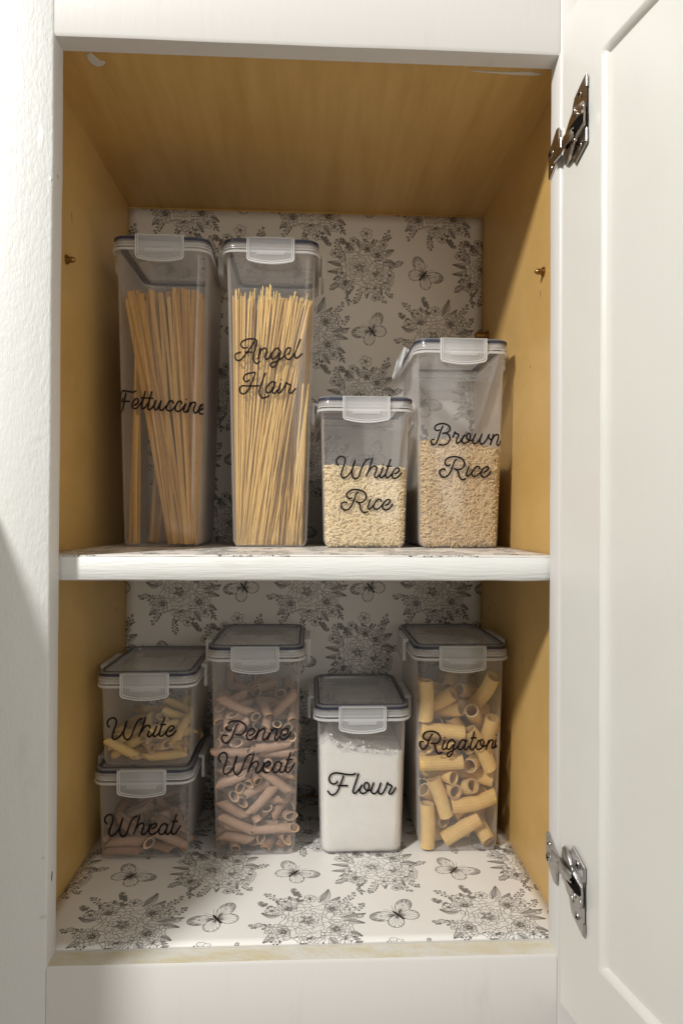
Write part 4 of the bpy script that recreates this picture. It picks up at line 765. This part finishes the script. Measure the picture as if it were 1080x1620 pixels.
BOX = {}
for k, (H, z, lab) in SPEC.items():
    BOX[k] = (container(lab, H, (POS[k], CY, z), [(w_, s) for kk, w_, s in LETTERS if kk == k], flare=15 if k == 'brown_rice' else 0), H, z)

# ---- tubes of pasta
M_cut = food('highlit_cut_rim', (.56, .39, .26), (.66, .48, .31))  # paler end faces, the highlight on cut rims put into the colour
def tube_mesh(name, L, r, ri, cut, seg, ridge, bend, m):
    mb = MB(); nl = 5
    def ring(rad, t, rg):
        P = []
        for k in range(seg):
            a = 2 * math.pi * k / seg; q = rad * (1 + (ridge if (k % 2 and rg) else 0))
            x, y = q * math.cos(a), q * math.sin(a)
            z = (t - .5) * L + x * cut * (1 - 0 * t)
            P.append((x + bend * (4 * (t - .5) ** 2 - .5), y, z))
        return P
    out = [ring(r, k / nl, 1) for k in range(nl + 1)]; inn = [ring(ri, k / nl, 0) for k in range(nl, -1, -1)]
    Lp = out + inn + [out[0]]
    mb.loft(Lp, False, False); me = mb.mesh(name); fixn(me); me.materials.append(m); me.materials.append(M_cut)
    for p in me.polygons:
        k = p.index // seg
        if k == nl or k == 2 * nl + 1: p.material_index = 1
    me.polygons.foreach_set("use_smooth", [True] * len(me.polygons)); me.set_sharp_from_angle(angle=math.radians(50)); return me

def pieces(name, data, meshes, key, label, cat, group, seed):
    root, H, z0 = BOX[key]; rd = random.Random(seed)
    for i, d in enumerate(data):
        me = meshes[i % len(meshes)]
        o = bpy.data.objects.new(name, me); C.objects.link(o)
        o.rotation_mode = 'QUATERNION'; q = Quaternion(d[3:7]); q.normalize()
        o.rotation_quaternion = q; o.location = (POS[key] + d[0] / 1e4, CY - .0042 + d[1] / 1e4, z0 + d[2] / 1e4)
        tag(o, label, cat, group)
mp = [tube_mesh("penne_wheat", .0305 + .0024 * k, .0044, .0034, 1.15, 20, .07, .0006 * (k - 1), M_pwh) for k in range(4)]
pieces("wholewheat_penne", SIM_PW, mp, 'penne', "brown wholewheat penne tube inside the container labelled Penne Wheat", "pasta", "wholewheat penne in the Penne Wheat container", 1)
pieces("wholewheat_penne", SIM_WT, mp, 'wheat', "brown wholewheat penne tube inside the low container labelled Wheat", "pasta", "wholewheat penne in the low Wheat container", 2)
mw = [tube_mesh("penne_white", .032 + .0024 * k, .0044, .0034, 1.15, 20, .07, .0006 * (k - 1), M_pwt) for k in range(4)]
pieces("white_penne", [d for d in SIM_WH if d[2] <= 150 + (d[0] + 400) * .5], mw, 'white', "yellow penne tube inside the low container labelled White", "pasta", "white penne in the low White container", 3)
mr_ = [tube_mesh("rigatoni_tube", .041 + .0018 * k, .0070, .0058, .04 * (k - 1), 36, .07, .0014 * (k - 1), M_rig) for k in range(4)]
pieces("rigatoni_piece", SIM_RG, mr_, 'rigatoni', "ridged yellow rigatoni tube inside the container labelled Rigatoni", "pasta", "rigatoni in the Rigatoni container", 4)

# ---- strands
def strand_mesh(name, L, w_, t_, bow, m, ns=5):
    mb = MB(); Lp = []
    for k in range(ns + 1):
        s = k / ns; y = bow * (1 - (2 * s - 1) ** 2); z = L * s
        Lp.append([(-w_ / 2, y - t_ / 2, z), (w_ / 2, y - t_ / 2, z), (w_ / 2, y + t_ / 2, z), (-w_ / 2, y + t_ / 2, z)] if w_ != t_ else
                  [(w_ / 2 * math.cos(q), y + w_ / 2 * math.sin(q), z) for q in [2 * math.pi * i / 6 for i in range(6)]])
    mb.loft(Lp); me = mb.mesh(name); fixn(me); me.materials.append(m)
    if w_ == t_: me.polygons.foreach_set("use_smooth", [len(p.vertices) == 4 for p in me.polygons])
    return me
def put_strand(name, me, key, pb, pt, spin, label, cat, group):
    z0 = BOX[key][2]; base = Vector((POS[key], CY, z0)); a = base + Vector(pb); d = (Vector(pt) - Vector(pb)).normalized()
    x = Vector((math.cos(spin), math.sin(spin), 0)); x = (x - d * x.dot(d)).normalized(); y = d.cross(x)
    o = bpy.data.objects.new(name, me); C.objects.link(o)
    o.matrix_world = Matrix(((x.x, y.x, d.x, a.x), (x.y, y.y, d.y, a.y), (x.z, y.z, d.z, a.z), (0, 0, 0, 1)))
    tag(o, label, cat, group)
rd = random.Random(5)
fm = [strand_mesh("fettuccine_ribbon", .246 + .004 * k, .0036, .0011, (k - 1.5) * .0012, M_fett) for k in range(4)] + [strand_mesh("fettuccine_ribbon", .13, .0030, .0011, .001, M_fett)]
fl_, fg = "flat fettuccine ribbon leaning inside the container labelled Fettuccine", "fettuccine ribbons in the tall container"
for i in range(298):
    u, v = rd.random(), rd.random() ** 1.25
    xt = -.0385 + .078 * u; yt = -.0575 + .070 * v
    if i < 266: xb = .22 * xt + .0215 + rd.gauss(0, .0045); yb = -.0515 + .075 * v
    elif i < 271: xt = rd.uniform(-.032, -.022); xb = rd.uniform(-.032, -.024); yb = rd.uniform(-.0515, -.045); yt = yb - .002
    elif i < 289: xt = rd.uniform(-.02, .037); xb = rd.uniform(-.03, -.002); yb = rd.uniform(-.01, .045); yt = yb
    else: xt = rd.uniform(.024, .039); xb = rd.uniform(.027, .0335); yb = rd.uniform(-.0515, -.01); yt = yb - .005
    xb = max(-.0325, min(.0338, xb)); yt = max(-.0590, yt); yb = max(-.0525, yb)
    short = 266 <= i < 271
    put_strand("fettuccine_strand", fm[4] if short and i % 2 else rd.choice(fm[:4]), 'fettuccine', (xb, yb, .0024 + rd.uniform(0, .002)), (xt, yt, .25), rd.gauss(0, .8), fl_, "pasta", fg)
am = [strand_mesh("angel_hair_rod", .2475 + .0028 * k, .00135, .00135, (k - 2) * .0009, M_angel) for k in range(5)]
ab = strand_mesh("angel_hair_broken", .165, .0016, .0016, .0006, M_angel)
al_, ag = "thin straight angel hair strand inside the container labelled Angel Hair", "angel hair strands in the tall container"
for i in range(298):
    u, v = rd.random(), rd.random() ** 1.35; zt = .25
    if i < 205:
        xt = -.0385 + .0795 * u; xb = -.0335 + .30 * (xt + .0385) * rd.uniform(.35, 1.5); yt = -.0590 + .055 * v; yb = -.0525 + .055 * v
    elif i < 290:
        xt = rd.uniform(.030, .0405); xb = rd.uniform(-.022, .0325); yt = rd.uniform(-.02, .03); yb = rd.uniform(-.0525, -.01)
        if xb > .015: yb = rd.uniform(-.0525, .0)
    else:
        xb = rd.uniform(-.012, .028); yb = -.0515; yt = -.0560
        put_strand("angel_hair_strand", ab, 'angel', (xb, yb, .0024), (min(.0385, xb + rd.uniform(.012, .03)), yt, .165), 0, al_, "pasta", ag); continue
    dz = rd.choice((0, 0, .001, .002, .004)) + (.012 if i in (40, 41, 42, 43, 44) else 0)
    if i in (40, 41, 42, 43, 44): xt, xb = -.0055 + .0011 * (i - 40), -.020 + .0012 * (i - 40); yt, yb = -.055, -.050
    put_strand("angel_hair_strand", rd.choice(am), 'angel', (xb, yb, .0022 + dz), (xt, yt, zt), rd.uniform(0, 6), al_, "pasta", ag)

# the strands behind those, too many to pick apart: one mass
mb = MB(); base_ = Vector((POS['angel'], CY, BOX['angel'][2]))
for i in range(900):
    v = rd.random() ** 1.2
    if i < 560: xt = rd.uniform(-.0385, .0405); xb = -.0335 + .30 * (xt + .0385) * rd.uniform(.3, 1.6); yt = -.0575 + .090 * v; yb = -.0515 + .086 * v
    else: xt = rd.uniform(.020, .0405); xb = rd.uniform(-.020, .0325); yt = rd.uniform(-.03, .035); yb = rd.uniform(-.049, .01)
    a_ = Vector((xb, yb, .0024)); b_ = Vector((xt, yt, .25 + rd.uniform(-.002, .006))); t_ = (b_ - a_).normalized(); p_ = t_.cross(Vector((0, 1, 0))).normalized(); q_ = t_.cross(p_)
    ph = rd.uniform(0, 1.5)
    mb.loft([[e + (p_ * math.cos(ph + 1.571 * k) + q_ * math.sin(ph + 1.571 * k)) * .00068 for k in range(4)] for e in (a_, a_.lerp(b_, .5) + Vector((rd.gauss(0, .0004), 0, 0)), b_)])
o = obj("angel_hair_bundle", mb, M_angel); o.location = base_
tag(o, "mass of thin angel hair strands behind the front ones in the container labelled Angel Hair", "pasta", "angel hair strands in the tall container", 'stuff')

# ---- heaps: flour and rice
def heap(name, key, inset, hfun, m, label=None, cat=None, zlo=.0016, nr=10, nc=10, smooth=True, parent=None):
    root, H, z0 = BOX[key]; mb = MB(); L = []
    def rl(z, s=1.0, n=nc):
        P = rr((aw(H, z) - .0013 - inset) * s, (bw(H, z) - .0013 - inset) * s, .0083 * s, z, n); Q = []
        for a_, b_ in zip(P, P[1:] + P[:1]):                       # subdivide long straight runs
            d = math.hypot(b_[0] - a_[0], b_[1] - a_[1]); k = max(1, int(d / .0022)) if d > .02 * s else 1
            Q += [(a_[0] + (b_[0] - a_[0]) * i / k, a_[1] + (b_[1] - a_[1]) * i / k, z) for i in range(k)]
        return Q
    zm = hfun(0, 0)
    base = rl(zm); n = len(base)
    def sect(f, sc=1.0):                                           # ring at fraction f of the local top height
        out = []
        for x, y, z in base:
            zt_ = hfun(x, y); zz = zlo + (zt_ - zlo) * f; k = (aw(H, zz) - .0013 - inset) / (aw(H, zm) - .0013 - inset); ky = (bw(H, zz) - .0013 - inset) / (bw(H, zm) - .0013 - inset)
            out.append((x * k * sc, y * ky * sc, zz))
        return out
    L.append([(x * .90, y * .93, zlo) for x, y, z in sect(0)]); L.append([(x * .97, y * .98, zlo + .0018) for x, y, z in sect(0)])
    for f in (.06, .2, .4, .6, .8, .93, 1): L.append(sect(f))
    for k in range(1, nr):
        s = 1 - k / nr; L.append([(x * s, y * s, hfun(x * s, y * s) + .0004) for x, y, z in sect(1)])
    mb.loft(L); o = obj(name, mb, m, parent, smooth=60 if smooth else False)
    if not parent:
        o.location = (POS[key], CY, z0); tag(o, label, cat, None, 'stuff')
    return o
def hfl(x, y):
    b = .1045 - .10 * x + .0020 * noise.noise((x * 90, y * 90, 1)) + .0016 * noise.noise((x * 260, y * 260, 5)) + .0009 * noise.noise((x * 700, y * 700, 5))
    return b + .008 * math.exp(-((x + .033) / .007) ** 2) * (1 if y < 0 else .4)
heap("flour", 'flour', .0002, hfl, M_flour, "white flour heaped a little higher at the left inside its container", "flour", nr=26, nc=8)

def dust():
    root, H, z0 = BOX['flour']; rg = random.Random(9); mb = MB()
    for i in range(420):
        u = rg.gauss(-.012, .022); 
        if abs(u) > .036: continue
        v = hfl(u, -.06) - .0015 + abs(rg.gauss(0, .0042)) * (1.5 if u < -.02 else 1); 
        if noise.noise((u * 110, v * 110, 4)) < rg.uniform(-.35, .5): continue
        y = -(bw(H, v) - .00135); r = rg.uniform(.0004, .0017); n = 6; a0 = rg.random()
        P = [(u + r * rg.uniform(.6, 1.2) * math.cos(a0 + 6.283 * k / n), v + r * rg.uniform(.6, 1.2) * math.sin(a0 + 6.283 * k / n)) for k in range(n)]
        mb.add([(p[0], y, p[1]) for p in P] + [(u, y + .0002, v)], [tuple(range(n))] + [(k, n, (k + 1) % n) for k in range(n)])
    return mb
fo_ = bpy.data.objects['flour']; obj("flour_dust", dust(), M_flour, fo_)['kind'] = 'stuff'

def grains(name, key, m, hfun, L_, W_, n_side, n_top, label, cat, seed):
    root, H, z0 = BOX[key]; rg = np.random.default_rng(seed)
    P, D, Nn = [], [], []
    def addp(p, d): P.append(p); D.append(d)
    for face, cnt in (('f', n_side), ('l', int(n_side * .75)), ('r', int(n_side * .75))):
        for i in range(cnt):
            zmax = 1; q = rg.random(); s = rg.random() * 2 - 1; dep = .0013 + .0030 * rg.random() ** 1.3
            if face == 'f':
                zz = .003 + q * .2; x = s * aw(H, 0); zz = .0028 + q * (hfun(x, -.05) - .003); x = s * (aw(H, zz) - .0034); ax = max(0, abs(x) - (aw(H, zz) - .0095)); rc = .0082
                y = -(bw(H, zz) - .0013 - dep) + (rc - math.sqrt(max(0, rc * rc - ax * ax)))
                nrm = (0, 1)
            else:
                y = s * bw(H, 0); sx = -1 if face == 'l' else 1; zz = .0028 + q * (hfun(sx * .04, y) - .003); y = s * (bw(H, zz) - .0034); ay = max(0, abs(y) - (bw(H, zz) - .0095)); rc = .0082
                x = sx * (aw(H, zz) - .0013 - dep - (rc - math.sqrt(max(0, rc * rc - ay * ay)))); nrm = (1, 0)
            if zz < .008: k = 1 - .10 * (1 - zz / .008) ** 2; x *= k; y *= k
            a = rg.random() * 6.283; tilt = rg.normal() * .16
            t = (math.cos(a), tilt, math.sin(a) * .9) if face == 'f' else (tilt, math.cos(a), math.sin(a) * .9)
            addp((x, y, zz), t)
    for i in range(n_top):
        x = (rg.random() * 2 - 1) * (aw(H, .1) - .004); y = (rg.random() * 2 - 1) * (bw(H, .1) - .004); a = rg.random() * 6.283
        addp((x, y, hfun(x, y) + rg.random() * .0016 - .0004), (math.cos(a), math.sin(a), rg.normal() * .3))
    P = np.array(P); D = np.array(D); D /= np.linalg.norm(D, axis=1)[:, None]
    A = np.cross(D, rg.normal(size=D.shape)); A /= np.linalg.norm(A, axis=1)[:, None]; Bq = np.cross(D, A)
    rings = ((-.42, .55), (-.12, 1.0), (.2, .95), (.42, .5)); ns = 5
    n = len(P); ln = L_ * (.85 + .3 * rg.random(n)); wd = W_ / 2 * (.88 + .24 * rg.random(n))
    V = [P - D * ln[:, None] * .5]
    for s, q in rings:
        for k in range(ns):
            a = 2 * math.pi * k / ns; V.append(P + D * (ln * s)[:, None] + (A * math.cos(a) + Bq * math.sin(a)) * (wd * q)[:, None])
    V.append(P + D * ln[:, None] * .5); nv = len(V); V = np.stack(V, 1).reshape(-1, 3)
    F = [(0, 1 + (k + 1) % ns, 1 + k) for k in range(ns)]
    for r in range(len(rings) - 1):
        for k in range(ns):
            a, b_, c, d = 1 + r * ns + k, 1 + r * ns + (k + 1) % ns, 1 + (r + 1) * ns + (k + 1) % ns, 1 + (r + 1) * ns + k; F += [(a, b_, c), (a, c, d)]
    e = 1 + (len(rings) - 1) * ns; F += [(nv - 1, e + k, e + (k + 1) % ns) for k in range(ns)]
    F = np.array(F); F = (F[None] + (np.arange(n) * nv)[:, None, None]).reshape(-1, 3)
    me = bpy.data.meshes.new(name); me.vertices.add(len(V)); me.vertices.foreach_set("co", V.astype(np.float32).ravel())
    me.loops.add(F.size); me.loops.foreach_set("vertex_index", F.astype(np.int32).ravel()); me.polygons.add(len(F))
    me.polygons.foreach_set("loop_start", np.arange(0, F.size, 3, dtype=np.int32)); me.polygons.foreach_set("use_smooth", np.ones(len(F), bool)); me.update(calc_edges=True); me.validate()
    o = obj(name, me, m); o.location = (POS[key], CY, z0); tag(o, label, cat, None, 'stuff')
    core = heap("grain_core", key, .0030, lambda x, y: hfun(x, y) - .0015, m, nr=8, nc=5, parent=o)
hwr = lambda x, y: .0815 + .0022 * noise.noise((x * 40, y * 40, 2)) - .02 * x
hbr = lambda x, y: .1065 + .004 * math.exp(-((x + .015) / .03) ** 2) - .16 * max(0, x - .006) + .0022 * noise.noise((x * 45, y * 45, 7))
grains("white_rice", 'white_rice', M_rice, hwr, .0068, .0023, 2100, 1000, "white rice grains filling the lower half of the White Rice container", "rice", 3)
grains("brown_rice", 'brown_rice', M_brice, hbr, .0082, .0022, 2600, 1100, "tan brown rice grains filling half of the Brown Rice container", "rice", 4)

peg(.0965, .5750, -1, "short brass shelf peg in the left side panel above the shelf", L=.0085, r=.0027)
peg(.0830, .5690, 1, "short brass shelf peg by the front of the right side panel", L=.0085, r=.0027)
peg(.276, .5630, 1, "brown shelf peg in the back right corner above the Brown Rice container", L=.016, r=.0038)
